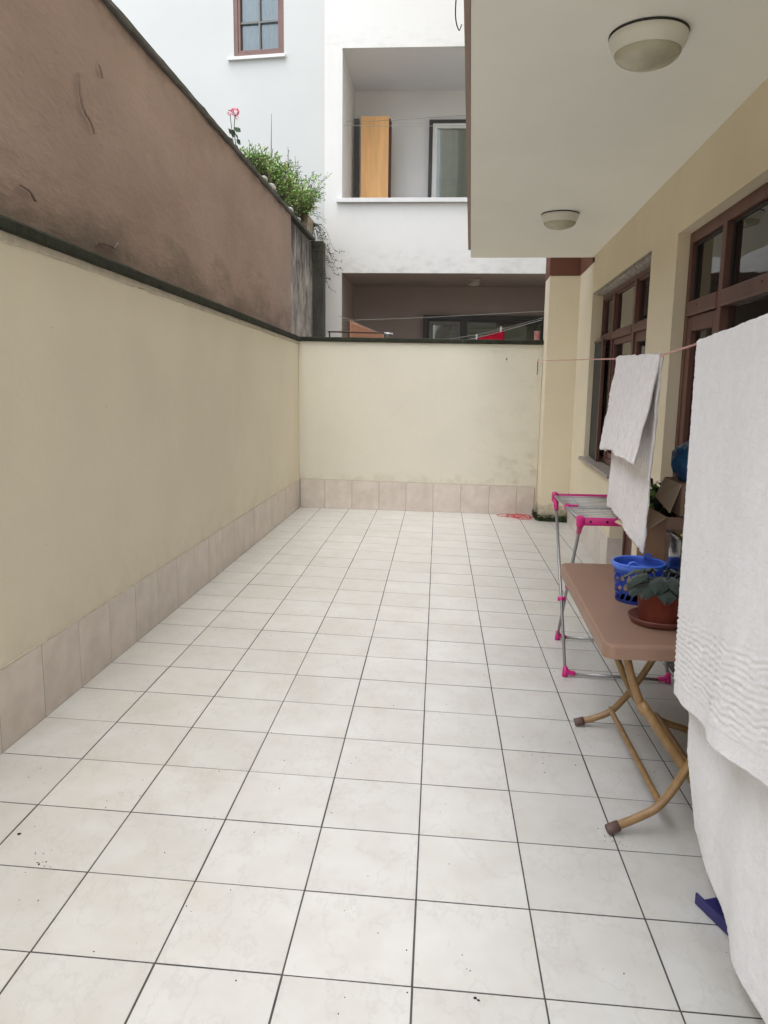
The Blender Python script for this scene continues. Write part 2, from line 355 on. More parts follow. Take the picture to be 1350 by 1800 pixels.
floor = thing('courtyard_floor', '', '', kind='structure')
bm = new()
F = [(-.15, -4.2), (3.2, -4.2), (3.2, 7.8), (-.15, 7.8)]
hexa(bm, [(x, y, -.28) for x, y in F]+[(x, y, fz(x)-.0009) for x, y in F])
link('grout_bed', bm, 'grout', floor)
def clip(poly, n, c):
    out = []
    for i in range(len(poly)):
        a, b = poly[i], poly[(i+1) % len(poly)]
        da, db = n[0]*a[0]+n[1]*a[1]-c, n[0]*b[0]+n[1]*b[1]-c
        if da <= 0: out.append(a)
        if (da < 0 < db) or (db < 0 < da):
            t = da/(da-db); out.append((a[0]+(b[0]-a[0])*t, a[1]+(b[1]-a[1])*t))
    return out
def area(p): return abs(sum(p[i][0]*p[(i+1) % len(p)][1]-p[(i+1) % len(p)][0]*p[i][1] for i in range(len(p)))/2)
def floor_tile(bm, c, r, dz=0, tilt=(0, 0)):
    g_ = .0029; gy = .0030 if r < 6 else .0036
    x0, x1, y0, y1 = c*T+g_, (c+1)*T-g_, r*T+gy, (r+1)*T-gy
    jx, jy = rnd(-.0007, .0007), rnd(-.0007, .0007)
    p = [(x0+jx, y0+jy), (x1+jx, y0+jy), (x1+jx, y1+jy), (x0+jx, y1+jy)]
    p = clip(p, (-1, .0125), .012-.002)               # left wall
    p = clip(p, (-.11, 1), 7.411-.004)                # end wall
    p = clip(p, (nW.x, nW.y), nW.dot(oW)-.003)        # house wall
    if len(p) < 3 or area(p) < .0006: return False
    cx, cy = (x0+x1)/2, (y0+y1)/2
    top = [bm.verts.new((x, y, fz(x)+dz+(x-cx)*tilt[0]+(y-cy)*tilt[1])) for x, y in p]
    b = .0002
    mx_, my_ = sum(q[0] for q in p)/len(p), sum(q[1] for q in p)/len(p)
    low = [bm.verts.new((x+(b if x > mx_ else -b), y+(b if y > my_ else -b), fz(x)+dz-.0002+(x-cx)*tilt[0]+(y-cy)*tilt[1])) for x, y in p]
    bot = [bm.verts.new((v.co.x, v.co.y, v.co.z-.006)) for v in low]
    bm.faces.new(top)
    k = len(p)
    for i in range(k):
        bm.faces.new((top[i], low[i], low[(i+1) % k], top[(i+1) % k])); bm.faces.new((low[i], bot[i], bot[(i+1) % k], low[(i+1) % k]))
    return True
count = 0; rest = new()
for r in range(-12, 24):
    for c in range(-1, 10):
        if r < -1:
            floor_tile(rest, c, r); continue
        bm = new()
        if floor_tile(bm, c, r, rnd(-.0001, .0004), (rnd(-.0012, .0012), rnd(-.0012, .0012))):
            link('floor_tile', bm, 'tile', floor); count += 1
        else: bm.free()
link('floor_tiles_behind', rest, 'tile', floor, kind='stuff')
print('floor tiles', count)

# ------------------------------------------------------------------ left courtyard wall
lw = thing('courtyard_wall', 'long cream rendered wall on the left under a dark mossy coping', 'wall')
def Lf(t, y, z): return (lx(y)+t, y, z)      # t>0 into the yard
Y0, Y1 = -4.2, 7.42
bm = new()
hexa(bm, [Lf(-.16, Y0, -.3), Lf(0, Y0, -.3), Lf(0, Y1+.008, -.3), Lf(-.16, Y1+.1, -.3), Lf(-.16, Y0, capz(Y0)-.09), Lf(0, Y0, capz(Y0)-.09), Lf(0, Y1+.008, capz(Y1)-.085), Lf(-.16, Y1+.1, capz(Y1)-.085)])
link('wall_face', bm, 'cream', lw)
bm = new(); n_ = 90; rows = []      # rough mortar bed squeezed out beneath the coping
for i in range(n_+1):
    y = Y0+(Y1-Y0)*i/n_; w = .010+.006*noise.noise((y*4, 1, 0)); h = .028+.010*noise.noise((y*6, 5, 0))
    top = capz(y)-.0555
    rows.append([bm.verts.new(Lf(-.05, y, top)), bm.verts.new(Lf(w, y, top)), bm.verts.new(Lf(w*.9, y, top-h)), bm.verts.new(Lf(-.002, y, top-h-.006))])
for a, b in zip(rows, rows[1:]):
    for k in range(3): bm.faces.new((a[k], a[k+1], b[k+1], b[k]))
link('mortar_bed', bm, 'mortar', lw)
cuts = [-4.2]; 
while cuts[-1] < 6.6: cuts.append(cuts[-1]+rnd(.95, 1.05))
cuts.append(7.47)
for a, b in zip(cuts, cuts[1:]):
    bm = new(); seg = 10; rings = []
    for i in range(seg+1):
        y = a+.002+(b-a-.004)*i/seg; j = lambda s: .004*noise.noise((y*5, s*7, 2))
        rings.append([bm.verts.new(Lf(x+j(k), y, capz(y)+z+j(k+9))) for k, (x, z) in enumerate(((-.19, -.055), (.022, -.055), (.028, -.045), (.028, -.012), (.018, 0), (-.19, .004)))])
    for p, q in zip(rings, rings[1:]):
        for k in range(6): bm.faces.new((p[k], p[(k+1) % 6], q[(k+1) % 6], q[k]))
    bm.faces.new(rings[0]); bm.faces.new(rings[-1][::-1]); link('coping_stone', bm, 'cap_stone', lw)
for k in range(0, 25):               # skirting tiles follow the floor joints
    y0, y1 = (k-2)*T+.0015, (k-1)*T-.0015
    if y0 > 7.40: break
    y1 = min(y1, 7.408)
    bm = new(); o_ = rnd(-.0006, .0006)
    hexa(bm, [Lf(-.004, y0, fz(0)-.004), Lf(.008+o_, y0, fz(0)+.001), Lf(.008+o_, y1, fz(0)+.001), Lf(-.004, y1, fz(0)-.004), Lf(-.004, y0, .362), Lf(.008+o_, y0, .362), Lf(.008+o_, y1, .362), Lf(-.004, y1, .362)], .0012)
    link('skirting_tile', bm, 'skirt', lw)
bm = new(); hexa(bm, [Lf(.0, -1.0, .0), Lf(.0066, -1.0, .0), Lf(.0066, 7.40, .0), Lf(.0, 7.40, .0), Lf(.0, -1.0, .360), Lf(.0066, -1.0, .360), Lf(.0066, 7.40, .360), Lf(.0, 7.40, .360)]); link('joint_grout', bm, 'grout', lw)
bm = new()
tube(bm, [Lf(.001+.003*abs(noise.noise((i*.3, 0, 0))), -1.0+i*.1, .3655+.003*noise.noise((i*.7, 2, 0))) for i in range(84)], .0052, 6)
link('grout_bead', bm, 'mortar', lw)

bm = new()
for k, (y, z, r_) in enumerate(((4.93, .62, .006), (1.75, .78, .004), (2.4, 1.35, .005), (3.9, 1.62, .004), (3.1, .95, .003), (5.9, 1.1, .004), (1.9, 1.7, .004), (4.3, 1.25, .003))):
    vv = [bm.verts.new(Lf(.0012, y+r_*(1+.4*noise.noise((k, a, 0)))*math.cos(a), z+r_*.8*(1+.4*noise.noise((k, a, 5)))*math.sin(a))) for a in [i*math.pi/5 for i in range(10)]]; bm.faces.new(vv)
link('paint_chips', bm, 'mortar', lw, kind='stuff')

# ------------------------------------------------------------------ end wall of the courtyard
ew = thing('courtyard_wall', 'pale cream end wall facing the camera with a dark thin coping', 'wall')
def Bf(x, t, z): return (x-.11*t, by(x)+t, z)     # t>0 away from the yard
bm = new(); XA, XB = .083, 2.86
hexa(bm, [Bf(XA, 0, -.3), Bf(XB, 0, -.3), Bf(XB, .16, -.3), Bf(XA, .16, -.3), Bf(XA, 0, 1.938), Bf(XB, 0, 1.938), Bf(XB, .16, 1.938), Bf(XA, .16, 1.938)])
link('wall_face', bm, 'cream_end', ew)
cutx = [.06, 1.02, 1.93, 2.865]
for a, b in zip(cutx, cutx[1:]):
    bm = new(); rings = []
    for i in range(13):
        x = a+.0015+(b-a-.003)*i/12; j = lambda s: .0035*noise.noise((x*6, s*7, 3))
        rings.append([bm.verts.new(Bf(x, t+j(k), 1.988+z+j(k+9))) for k, (t, z) in enumerate(((-.024, -.047), (-.028, -.04), (-.026, -.008), (-.016, 0), (.19, .003), (.19, -.047)))])
    for p, q in zip(rings, rings[1:]):
        for k in range(6): bm.faces.new((p[k], p[(k+1) % 6], q[(k+1) % 6], q[k]))
    bm.faces.new(rings[0]); bm.faces.new(rings[-1][::-1]); link('coping_stone', bm, 'cap_stone', ew)
for k in range(9):
    x0, x1 = max(k*.322-.27+.33, .094)+.0012, min((k+1)*.322-.27+.33, 2.838)-.0012
    x0 = max(.0965, [.094, .377, .692, 1.008, 1.323, 1.640, 1.965, 2.300, 2.625, 2.835][k]+.0014); x1 = [.094, .377, .692, 1.008, 1.323, 1.640, 1.965, 2.300, 2.625, 2.835][k+1]-.0014
    bm = new(); hexa(bm, [Bf(x0, -.009, fz(x0)+.001), Bf(x1, -.009, fz(x1)+.001), Bf(x1, .004, fz(x1)), Bf(x0, .004, fz(x0)), Bf(x0, -.009, fz(x0)+.334), Bf(x1, -.009, fz(x1)+.334), Bf(x1, .004, fz(x1)+.334), Bf(x0, .004, fz(x0)+.334)], .0012)
    link('skirting_tile', bm, 'skirt', ew)
bm = new(); hexa(bm, [Bf(x, t_, fz(x)+z) for z in (-.02, .331) for x, t_ in ((.092, -.0078), (2.838, -.0078), (2.838, .003), (.092, .003))]); link('joint_grout', bm, 'grout', ew)
bm = new()
tube(bm, [Bf(.09+i*.0275, -.003-.003*abs(noise.noise((i*.3, 0, 0))), fz(.09+i*.0275)+.3385+.003*noise.noise((i*.7, 2, 0))) for i in range(100)], .0048, 6)
link('grout_bead', bm, 'mortar', ew)
for lab, px_, pz in (('rusty hook in the end wall, a step left of the corner pillar', 2.443, 1.767),):
    bm = new(); tube(bm, curve([Bf(px_, 0, pz), Bf(px_, -.03, pz), Bf(px_, -.042, pz+.012), Bf(px_-.004, -.038, pz+.024)], 4), .003, 6)
    lathe(bm, Bf(px_, -.002, pz), [(0, 0), (.008, 0)], 8, lambda c, r, z, a: c+Vector((r*math.cos(a), 0, r*math.sin(a))))
    tag(link('wall_hook', bm, 'rust'), lab, 'hook')
bm = new(); tube(bm, curve([Bf(2.804, 0, 1.753), Bf(2.804, -.03, 1.753), Bf(2.804, -.045, 1.765), Bf(2.80, -.040, 1.777)], 4), .0035, 6)
tube(bm, [Bf(2.804, -.004, 1.745), Bf(2.806, -.004, 1.66), Bf(2.803, -.004, 1.60)], .0035, 6)
tag(link('wall_hook', bm, 'rust'), 'rusty hook beside the corner pillar where the clothesline is tied', 'hook')

# ------------------------------------------------------------------ neighbour's brown retaining wall
nb = thing('retaining_wall', 'high brown plastered wall of the neighbour rising behind the left wall', 'wall')
bm = new(); ny = 150; nz_ = 22; grid = []
for i in range(ny+1):
    y = -4.5+(7.95+4.5)*i/ny; row = []
    for j in range(nz_+1):
        z = 1.80+(3.405-1.80)*j/nz_
        row.append(bm.verts.new((-.10+.010*noise.noise((y*1.3, z*1.7, 0))+.004*noise.noise((y*6, z*6, 4)), y, z)))
    grid.append(row)
for a, b in zip(grid, grid[1:]):
    for j in range(nz_): bm.faces.new((a[j], a[j+1], b[j+1], b[j]))
box(bm, -.40, -.125, -4.5, 7.95, 1.2, 3.40)
o = link('plaster', bm, 'pink', nb, True)
bm = new(); box(bm, -.40, -.108, 7.952, 9.56, 1.2, 3.36)
link('bare_plaster', bm, 'grey_plaster', nb)
bm = new(); box(bm, -.40, .040, 9.565, 9.795, 1.2, 3.40, .006)
link('concrete_pier', bm, 'pier', nb)
cc = [-4.5]
while cc[-1] < 8.4: cc.append(cc[-1]+rnd(1.0, 1.15))
cc.append(9.56)
for a, b in zip(cc, cc[1:]):
    bm = new(); rings = []
    for i in range(11):
        y = a+.002+(b-a-.004)*i/10; j = lambda s: .006*noise.noise((y*5, s*7, 8))
        rings.append([bm.verts.new((-.10+x+j(k), y, 3.445+z+j(k+9))) for k, (x, z) in enumerate(((-.33, -.045), (.020, -.045), (.028, -.036), (.028, -.01), (.016, 0), (-.33, .004)))])
    for p, q in zip(rings, rings[1:]):
        for k in range(6): bm.faces.new((p[k], p[(k+1) % 6], q[(k+1) % 6], q[k]))
    bm.faces.new(rings[0]); bm.faces.new(rings[-1][::-1]); link('coping_stone', bm, 'cap_grey', nb)
def crack(pts, wid):          # plaster lifting along a crack: a proud lip and the dark slit beside it
    bm = new(); bd = new(); n = len(pts)
    P = []; pr_ = []; pd = []
    for (ya, za), (yb, zb) in zip(pts, pts[1:]):
        for k in range(6):
            t = k/6; P.append(Vector((0, ya+(yb-ya)*t+rnd(-.006, .006), za+(zb-za)*t+rnd(-.004, .004))))
    P.append(Vector((0, *pts[-1])))
    for i, p in enumerate(P):
        w = .32*wid*math.sin(math.pi*min(max(i/(len(P)-1), .04), .96))*(1+.5*noise.noise((i*.9, wid*99, 0)))
        pr_.append((bm.verts.new((-.092, p.y+w*.2, p.z)), bm.verts.new((-.080, p.y+w, p.z+w*.3)), bm.verts.new((-.094, p.y+w*2.6, p.z+w*.8))))
        pd.append((bd.verts.new((-.0865, p.y-w*.6, p.z)), bd.verts.new((-.0865, p.y+w*.5, p.z))))
    for a, b in zip(pr_, pr_[1:]):
        for k in range(2): bm.faces.new((a[k], a[k+1], b[k+1], b[k]))
    for a, b in zip(pd, pd[1:]): bd.faces.new((a[0], a[1], b[1], b[0]))
    link('lifted_plaster', bm, 'pink', nb, True); link('crack', bd, 'dirt', nb)
crack([(2.485, 2.925), (2.501, 2.854), (2.523, 2.784), (2.611, 2.747), (2.645, 2.70)], .010)
crack([(2.731, 3.074), (2.777, 3.01)], .008)
crack([(2.61, 2.168), (2.748, 2.186), (2.834, 2.18), (2.898, 2.226)], .006)
crack([(1.9, 2.28), (1.97, 2.27), (2.02, 2.24)], .006)
bm = new(); box(bm, -7.5, -.402, -4.5, 9.5, 3.0, 3.30)
tag(link('roof_terrace', bm, 'cap_grey'), 'flat grey terrace level with the top of the brown wall', 'terrace')

# ------------------------------------------------------------------ white building beyond the end wall
fb = thing('apartment_building', 'white apartment building with two recessed balconies beyond the end wall', 'building')
FY = 9.80; BK = 11.35
bm = new()
box(bm, .02, .268, FY, FY+.06, -.3, 12)                   # pier left of the balconies
box(bm, .268, 6.0, FY, FY+.06, 5.93, 12)
box(bm, .268, 6.0, FY, FY+.06, 3.01, 3.944)
box(bm, .268, 6.0, FY, FY+.25, -.3, 1.15)
box(bm, 4.6, 6.0, FY, FY+.25, 3.944, 5.93); box(bm, 4.6, 6.0, FY, FY+.25, 1.15, 3.01)
link('wall', bm, 'white_wall', fb)
bm = new()                                             # upper recess
box(bm, .10, .268, FY+.061, BK, 3.80, 5.93); box(bm, .10, 4.8, BK, BK+.15, 3.80, 5.93)
box(bm, 4.6, 4.75, FY+.25, BK, 3.8, 5.93); box(bm, .02, 4.8, FY+.061, BK+.1, 5.931, 6.05); box(bm, .10, 4.8, FY+.25, BK, 3.70, 3.80)
link('balcony_recess', bm, 'balcony', fb)
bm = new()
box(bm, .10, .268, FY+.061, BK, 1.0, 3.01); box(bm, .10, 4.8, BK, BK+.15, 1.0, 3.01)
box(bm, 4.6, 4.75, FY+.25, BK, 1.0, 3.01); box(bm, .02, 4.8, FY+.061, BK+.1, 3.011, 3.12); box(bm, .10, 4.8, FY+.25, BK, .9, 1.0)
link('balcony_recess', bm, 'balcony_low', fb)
bm = new(); box(bm, .195, 4.7, FY-.055, FY+.27, 3.946, 4.002, .004); link('balcony_sill', bm, 'white_sill', fb)
bm = new(); box(bm, .27, .345, BK-.10, BK-.002, 3.80, 5.50, .003); link('downpipe', bm, 'grey_frame', fb)
def frame(bm, x0, x1, z0, z1, y0, y1, w, fn=None):
    f = fn or (lambda a, b, c: (a, b, c))
    for q in ((x0, x0+w, z0, z1), (x1-w, x1, z0, z1), (x0+w, x1-w, z0, z0+w), (x0+w, x1-w, z1-w, z1)):
        P = [f(a, y, c) for c in (q[2], q[3]) for a, y in ((q[0], y0), (q[1], y0), (q[1], y1), (q[0], y1))]
        hexa(bm, P, .002)
def pane(parent, x0, x1, z0, z1, y, fn=None, m_='glass'):
    f = fn or (lambda a, b, c: (a, b, c)); bm = new()
    hexa(bm, [f(a, b, c) for c in (z0, z1) for a, b in ((x0, y), (x1, y), (x1, y+.006), (x0, y+.006))]); return link('pane', bm, m_, parent)
bm = new(); frame(bm, 1.43, 3.05, 3.80, 5.49, BK-.06, BK-.002, .055); w = link('balcony_door', bm, 'dark_frame', fb)
bm = new(); frame(bm, 1.489, 2.26, 3.82, 5.430, BK-.075, BK-.012, .07); link('leaf_frame', bm, 'white_frame', w); pane(w, 1.555, 2.195, 3.88, 5.36, BK-.045)
bm = new(); frame(bm, 2.262, 2.99, 3.82, 5.430, BK-.055, BK-.010, .07); link('leaf_frame', bm, 'white_frame', w); pane(w, 2.33, 2.92, 3.88, 5.36, BK-.035)
bm = new(); rows = []
for i in range(60):
    x = 1.53+i*.0255; y = BK-.020+.008*math.sin(i*1.1)+.004*noise.noise((i*.4, 0, 0)); rows.append((bm.verts.new((x, y, 3.84)), bm.verts.new((x, y, 5.40))))
for a, b in zip(rows, rows[1:]): bm.faces.new((a[0], b[0], b[1], a[1]))
link('curtain', bm, 'curtain', w, True)
bm = new(); frame(bm, 1.40, 3.40, 1.0, 2.565, BK-.06, BK-.002, .075); box(bm, 2.0, 2.08, BK-.055, BK-.004, 1.075, 2.49); w = link('balcony_door', bm, 'dark_frame', fb)
bm = new(); frame(bm, 1.50, 1.995, 1.08, 2.465, BK-.08, BK-.014, .055); link('leaf_frame', bm, 'grey_frame', w); pane(w, 1.56, 1.94, 1.14, 2.41, BK-.05)
bm = new(); frame(bm, 2.082, 3.32, 1.08, 2.487, BK-.05, BK-.008, .025); link('leaf_frame', bm, 'dark_frame', w); pane(w, 2.11, 3.29, 1.11, 2.46, BK-.03)
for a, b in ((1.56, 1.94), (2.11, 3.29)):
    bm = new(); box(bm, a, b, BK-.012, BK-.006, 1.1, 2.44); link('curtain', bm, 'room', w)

# left wing, turned a little: cool white wall with the small window
t8 = math.tan(R(7))
def V(x, t, z): return Vector((x, 9.802+t8*(.02-x), 0))+Vector((.12*t, t, 0))+Vector((0, 0, z))     # t>0 into the building
wg = thing('apartment_building', 'cool white building wing with one brown window behind the plants', 'building')
wx0, wx1, wz0 = -1.262, -.545, 5.895
bm = new()
box(bm, -9, wx0, 0, .25, -.3, 12, 0, V); box(bm, wx1, .018, 0, .25, -.3, 12, 0, V)
box(bm, wx0, wx1, 0, .25, -.3, wz0, 0, V); box(bm, wx0, wx1, 0, .25, 7.3, 12, 0, V)
link('wall', bm, 'blue_wall', wg)
bm = new(); frame(bm, wx0, wx1, wz0, 7.3, .01, .10, .055, V); frame(bm, wx0+.058, wx1-.058, wz0+.058, 7.24, .02, .09, .03, V); w = link('window', bm, 'wood_pale', wg)
bm = new(); xm = (wx0+wx1)/2
box(bm, xm-.012, xm+.012, .035, .062, wz0+.06, 7.24, 0, V)
for z in (6.335, 6.80): box(bm, wx0+.06, xm-.0125, .035, .062, z-.012, z+.012, 0, V); box(bm, xm+.0125, wx1-.06, .035, .062, z-.012, z+.012, 0, V)
link('glazing_bar', bm, 'grey_frame', w); pane(w, wx0+.06, wx1-.06, wz0+.06, 7.24, .066, V)
bm = new(); rows = []
for i in range(50):
    x = wx0+.05+i*(wx1-wx0-.1)/49; y = .12+.012*math.sin(i*1.3); rows.append((bm.verts.new(V(x, y, wz0+.02)), bm.verts.new(V(x, y, 7.28))))
for a, b in zip(rows, rows[1:]): bm.faces.new((a[0], b[0], b[1], a[1]))
link('curtain', bm, 'curtain_blue', w, True)
bm = new(); box(bm, wx0-.08, wx1+.03, -.045, .05, wz0-.045, wz0-.003, .003, V); link('window_sill', bm, 'white_sill', wg)

# ------------------------------------------------------------------ the house on the right
hb = thing('apartment_building', 'cream house on the right with brown joinery and deep white overhang', 'building')
SOF = 2.71; WN = 1.66
bm = new()
Wbox(bm, -5, .6, 0, .25, -.3, SOF); Wbox(bm, .6, 3.28, 0, .25, 2.34, SOF)
Wbox(bm, 3.28, 3.93, 0, .25, -.3, SOF); Wbox(bm, 3.93, 6.38, 0, .25, 2.36, SOF)
Wbox(bm, 4.78, 6.38, 0, .25, -.3, .755); Wbox(bm, 6.38, 7.34, 0, .25, -.3, 2.655)
link('wall', bm, 'cream_house', hb)
bm = new(); Wbox(bm, 7.342, 7.82, -.325, .25, -.3, 2.655, .006); link('pillar', bm, 'cream_house', hb)
bm = new(); Wbox(bm, 6.501, 7.346, -.004, .25, 2.657, 3.2); Wbox(bm, 7.338, 7.83, -.329, .256, 2.657, 3.2); link('painted_band', bm, 'brownband', hb)
bm = new(); Wbox(bm, -5, 6.50, -1.18, .25, SOF+.001, 3.0); link('overhang', bm, 'soffit', hb)
bm = new(); Wbox(bm, -5, 6.12, -1.204, -1.181, SOF+.012, 3.25, .004); link('edge_cladding', bm, 'brownclad', hb)
bm = new(); Wbox(bm, -5, 6.50, -1.178, 3, 3.001, 10.5); Wbox(bm, 6.501, 8.0, 0, 3, 3.201, 10.5); link('upper_storeys', bm, 'cream_house', hb)
# rooms
def room(u0, u1, z0, z1):
    bm = new(); a, b, c, d = .25, 2.6, 0, 0
    Wbox(bm, u0-.3, u1+.3, 2.6, 2.7, z0-.2, z1+.2); Wbox(bm, u0-.4, u0-.3, .25, 2.6, z0-.2, z1+.2); Wbox(bm, u1+.3, u1+.4, .25, 2.6, z0-.2, z1+.2)
    Wbox(bm, u0-.3, u1+.3, .25, 2.6, z0-.2, z0-.1); Wbox(bm, u0-.3, u1+.3, .25, 2.6, z1+.1, z1+.2); link('room', bm, 'room', hb)
room(.6, 3.25, 0, 2.4); room(3.95, 6.35, 0, 2.4)
def jambs(u0, u1, z0, z1, m_='cream_house'):
    pass
def Wf(a, b, c): return W(a, b, c)
FD0, FD1 = .098, .165
# window with a glazed door at its near end
u0, u1, ub, zt, tr = 3.93, 6.38, 4.84, 2.328, 1.925
bm = new()
Wbox(bm, u0, u0+.045, FD0, FD1, -.02, zt, .003); Wbox(bm, u1-.045, u1, FD0, FD1, .79, zt, .003); Wbox(bm, u0+.045, u1-.045, FD0, FD1, zt-.036, zt, .003)
Wbox(bm, 4.81, 4.885, FD0-.006, FD1, -.02, zt-.037, .003); Wbox(bm, 5.725, 5.795, FD0-.006, FD1, .84, zt-.037, .003)
Wbox(bm, u0+.045, 4.809, FD0-.010, FD1, tr-.032, tr+.03, .003); Wbox(bm, 4.886, 5.724, FD0-.010, FD1, tr-.032, tr+.03, .003); Wbox(bm, 5.796, u1-.045, FD0-.010, FD1, tr-.032, tr+.03, .003)
Wbox(bm, 4.886, u1-.045, FD0, FD1, .79, .84, .003)
win = link('window', bm, 'wood', hb)
GZ = FD0+.028
for a, b in ((4.89, 5.72), (5.80, 6.33)):
    bm = new(); frame(bm, a, b, .845, tr-.036, FD0+.008, FD1-.01, .045, Wf); link('sash', bm, 'wood', win); pane(win, a+.046, b-.046, .892, tr-.083, GZ, Wf)
    bm = new(); frame(bm, a, b, tr+.033, zt-.038, FD0+.012, FD1-.01, .014, Wf); link('sash', bm, 'wood', win); pane(win, a+.015, b-.015, tr+.048, zt-.053, GZ, Wf)
bm = new(); frame(bm, 3.98, 4.805, 0, tr-.036, FD0+.008, FD1-.01, .07, Wf); dr = link('door', bm, 'wood', hb); pane(dr, 4.051, 4.734, .80, tr-.107, GZ, Wf)
bm = new(); Wbox(bm, 4.051, 4.734, .122, .142, .071, .72); Wbox(bm, 4.051, 4.734, FD0+.012, FD1-.012, .72, .798, .003); link('door_panel', bm, 'wood', dr)
bm = new(); frame(bm, 3.98, 4.805, tr+.033, zt-.038, FD0+.012, FD1-.01, .014, Wf); link('fanlight', bm, 'wood', dr); pane(dr, 3.995, 4.790, tr+.048, zt-.053, GZ, Wf)
bm = new(); Wbox(bm, 5.90, 6.37, .045, .055, .80, 1.885, .002); sc_ = link('fly_screen', bm, 'screen', hb)
bm = new(); Wbox(bm, 5.87, 5.899, .036, .066, .79, 1.905, .002); Wbox(bm, 5.90, 6.37, .036, .066, 1.886, 1.905, .002); link('screen_frame', bm, 'wood', sc_)
bm = new(); Wbox(bm, 4.79, 6.43, -.045, .097, .756, .788, .004); link('window_sill', bm, 'sill', hb)
bm = new()     # ragged plaster under the lintel
rows = []
for i in range(60):
    uu = 3.94+i*.0413; rows.append([bm.verts.new(W(uu, d, 2.358-.003-.014*(1 if d > .05 else .2)+.008*noise.noise((uu*22, d*40, 1)))) for d in (.004, .03, .055, .08, .097)])
for a, b in zip(rows, rows[1:]):
    for k in range(4): bm.faces.new((a[k], a[k+1], b[k+1], b[k]))
link('lintel_plaster', bm, 'lintel', hb)
bm = new(); Wbox(bm, 3.935, 6.375, .10, .165, 2.329, 2.36); link('lintel_filler', bm, 'lintel', hb)
for a, b in ((5.10, 5.55), (5.60, 5.80)):
    bm = new(); rows = []
    for i in range(30):
        uu = a+(b-a)*i/29; dd = .40+.02*math.sin(i*1.4); rows.append((bm.verts.new(W(uu, dd, .75)), bm.verts.new(W(uu, dd, 2.3))))
    for p, q in zip(rows, rows[1:]): bm.faces.new((p[0], q[0], q[1], p[1]))
    link('curtain', bm, 'curtain', win, True)
# big terrace door
v0, v1, zt2, tr2 = .6, 3.28, 2.338, 1.915
E0, E1 = .068, .130; GZ = E0+.030
bm = new()
Wbox(bm, v1-.062, v1, E0, E1, -.02, zt2, .003); Wbox(bm, v0, v0+.062, E0, E1, -.02, zt2, .003); Wbox(bm, v0+.062, v1-.062, E0, E1, zt2-.062, zt2, .003)
for mu in (2.635, 1.35): Wbox(bm, mu-.032, mu+.032, E0-.008, E1, -.02, zt2-.063, .003)
for a, b in ((2.668, v1-.063), (1.383, 2.602), (v0+.063, 1.317)): Wbox(bm, a, b, E0-.014, E1, tr2-.040, tr2+.040, .006)
bd_ = link('terrace_door', bm, 'wood', hb)
bm = new(); frame(bm, 2.671, v1-.066, 0, tr2-.045, E0+.004, E1-.01, .078, Wf); link('door_leaf', bm, 'wood', bd_); pane(bd_, 2.750, v1-.145, .42, tr2-.124, GZ, Wf)
bm = new(); Wbox(bm, 2.750, v1-.145, E0+.006, E1-.012, .34, .419, .003); Wbox(bm, 2.750, v1-.145, GZ, GZ+.02, .079, .34); link('door_panel', bm, 'wood', bd_)
pane(bd_, 1.386, 2.60, .05, tr2-.041, GZ, Wf); pane(bd_, .665, 1.315, .05, tr2-.041, GZ, Wf)
bm = new()
for a, b in ((2.670, v1-.065), (1.385, 2.60), (.665, 1.315)):
    frame(bm, a, b, tr2+.042, zt2-.064, GZ-.010, GZ+.016, .010, Wf); pane(bd_, a+.011, b-.011, tr2+.053, zt2-.075, GZ, Wf)
link('glazing_bead', bm, 'black', bd_)
for uu in (3.0, 2.05):
    bm = new(); tube(bm, [W(uu, E0-.016, tr2+.008), W(uu, E0-.0135, tr2+.008)], .005, 10); link('screw_hole', bm, 'dirt', bd_)
for a, b in ((.9, 1.9),):
    bm = new(); rows = []
    for i in range(50):
        uu = a+(b-a)*i/49; dd = .42+.025*math.sin(i*1.2); rows.append((bm.verts.new(W(uu, dd, .05)), bm.verts.new(W(uu, dd, 2.3))))
    for p, q in zip(rows, rows[1:]): bm.faces.new((p[0], q[0], q[1], p[1]))
    link('curtain', bm, 'curtain', bd_, True)
# skirting tiles along the house
def hskirt(a, b, ztop=.333):
    u = a
    while u < b-.01:
        e = min(u+.33, b); zf = fz(W(u, 0, 0).x)
        bm = new(); hexa(bm, [W(p, d, z) for z in (zf+.001, zf+ztop) for p, d in ((u+.0012, -.009), (e-.0012, -.009), (e-.0012, .003), (u+.0012, .003))], .0012); link('skirting_tile', bm, 'skirt', hb); u = e
for a, b in ((4.79, 7.335), (3.29, 3.92)):
    bm = new(); hexa(bm, [W(p, d, z) for z in (-.07, fz(3.05)+.331) for p, d in ((a, -.0078), (b, -.0078), (b, .002), (a, .002))]); link('joint_grout', bm, 'grout', hb)
hskirt(4.79, 7.335); hskirt(3.29, 3.92)
bm = new(); zf = fz(3.07)
hexa(bm, [W(p, d, z) for z in (zf+.001, zf+.333) for p, d in ((4.772, -.009), (4.7795, -.009), (4.7795, .12), (4.772, .12))]); link('skirting_tile', bm, 'skirt', hb)

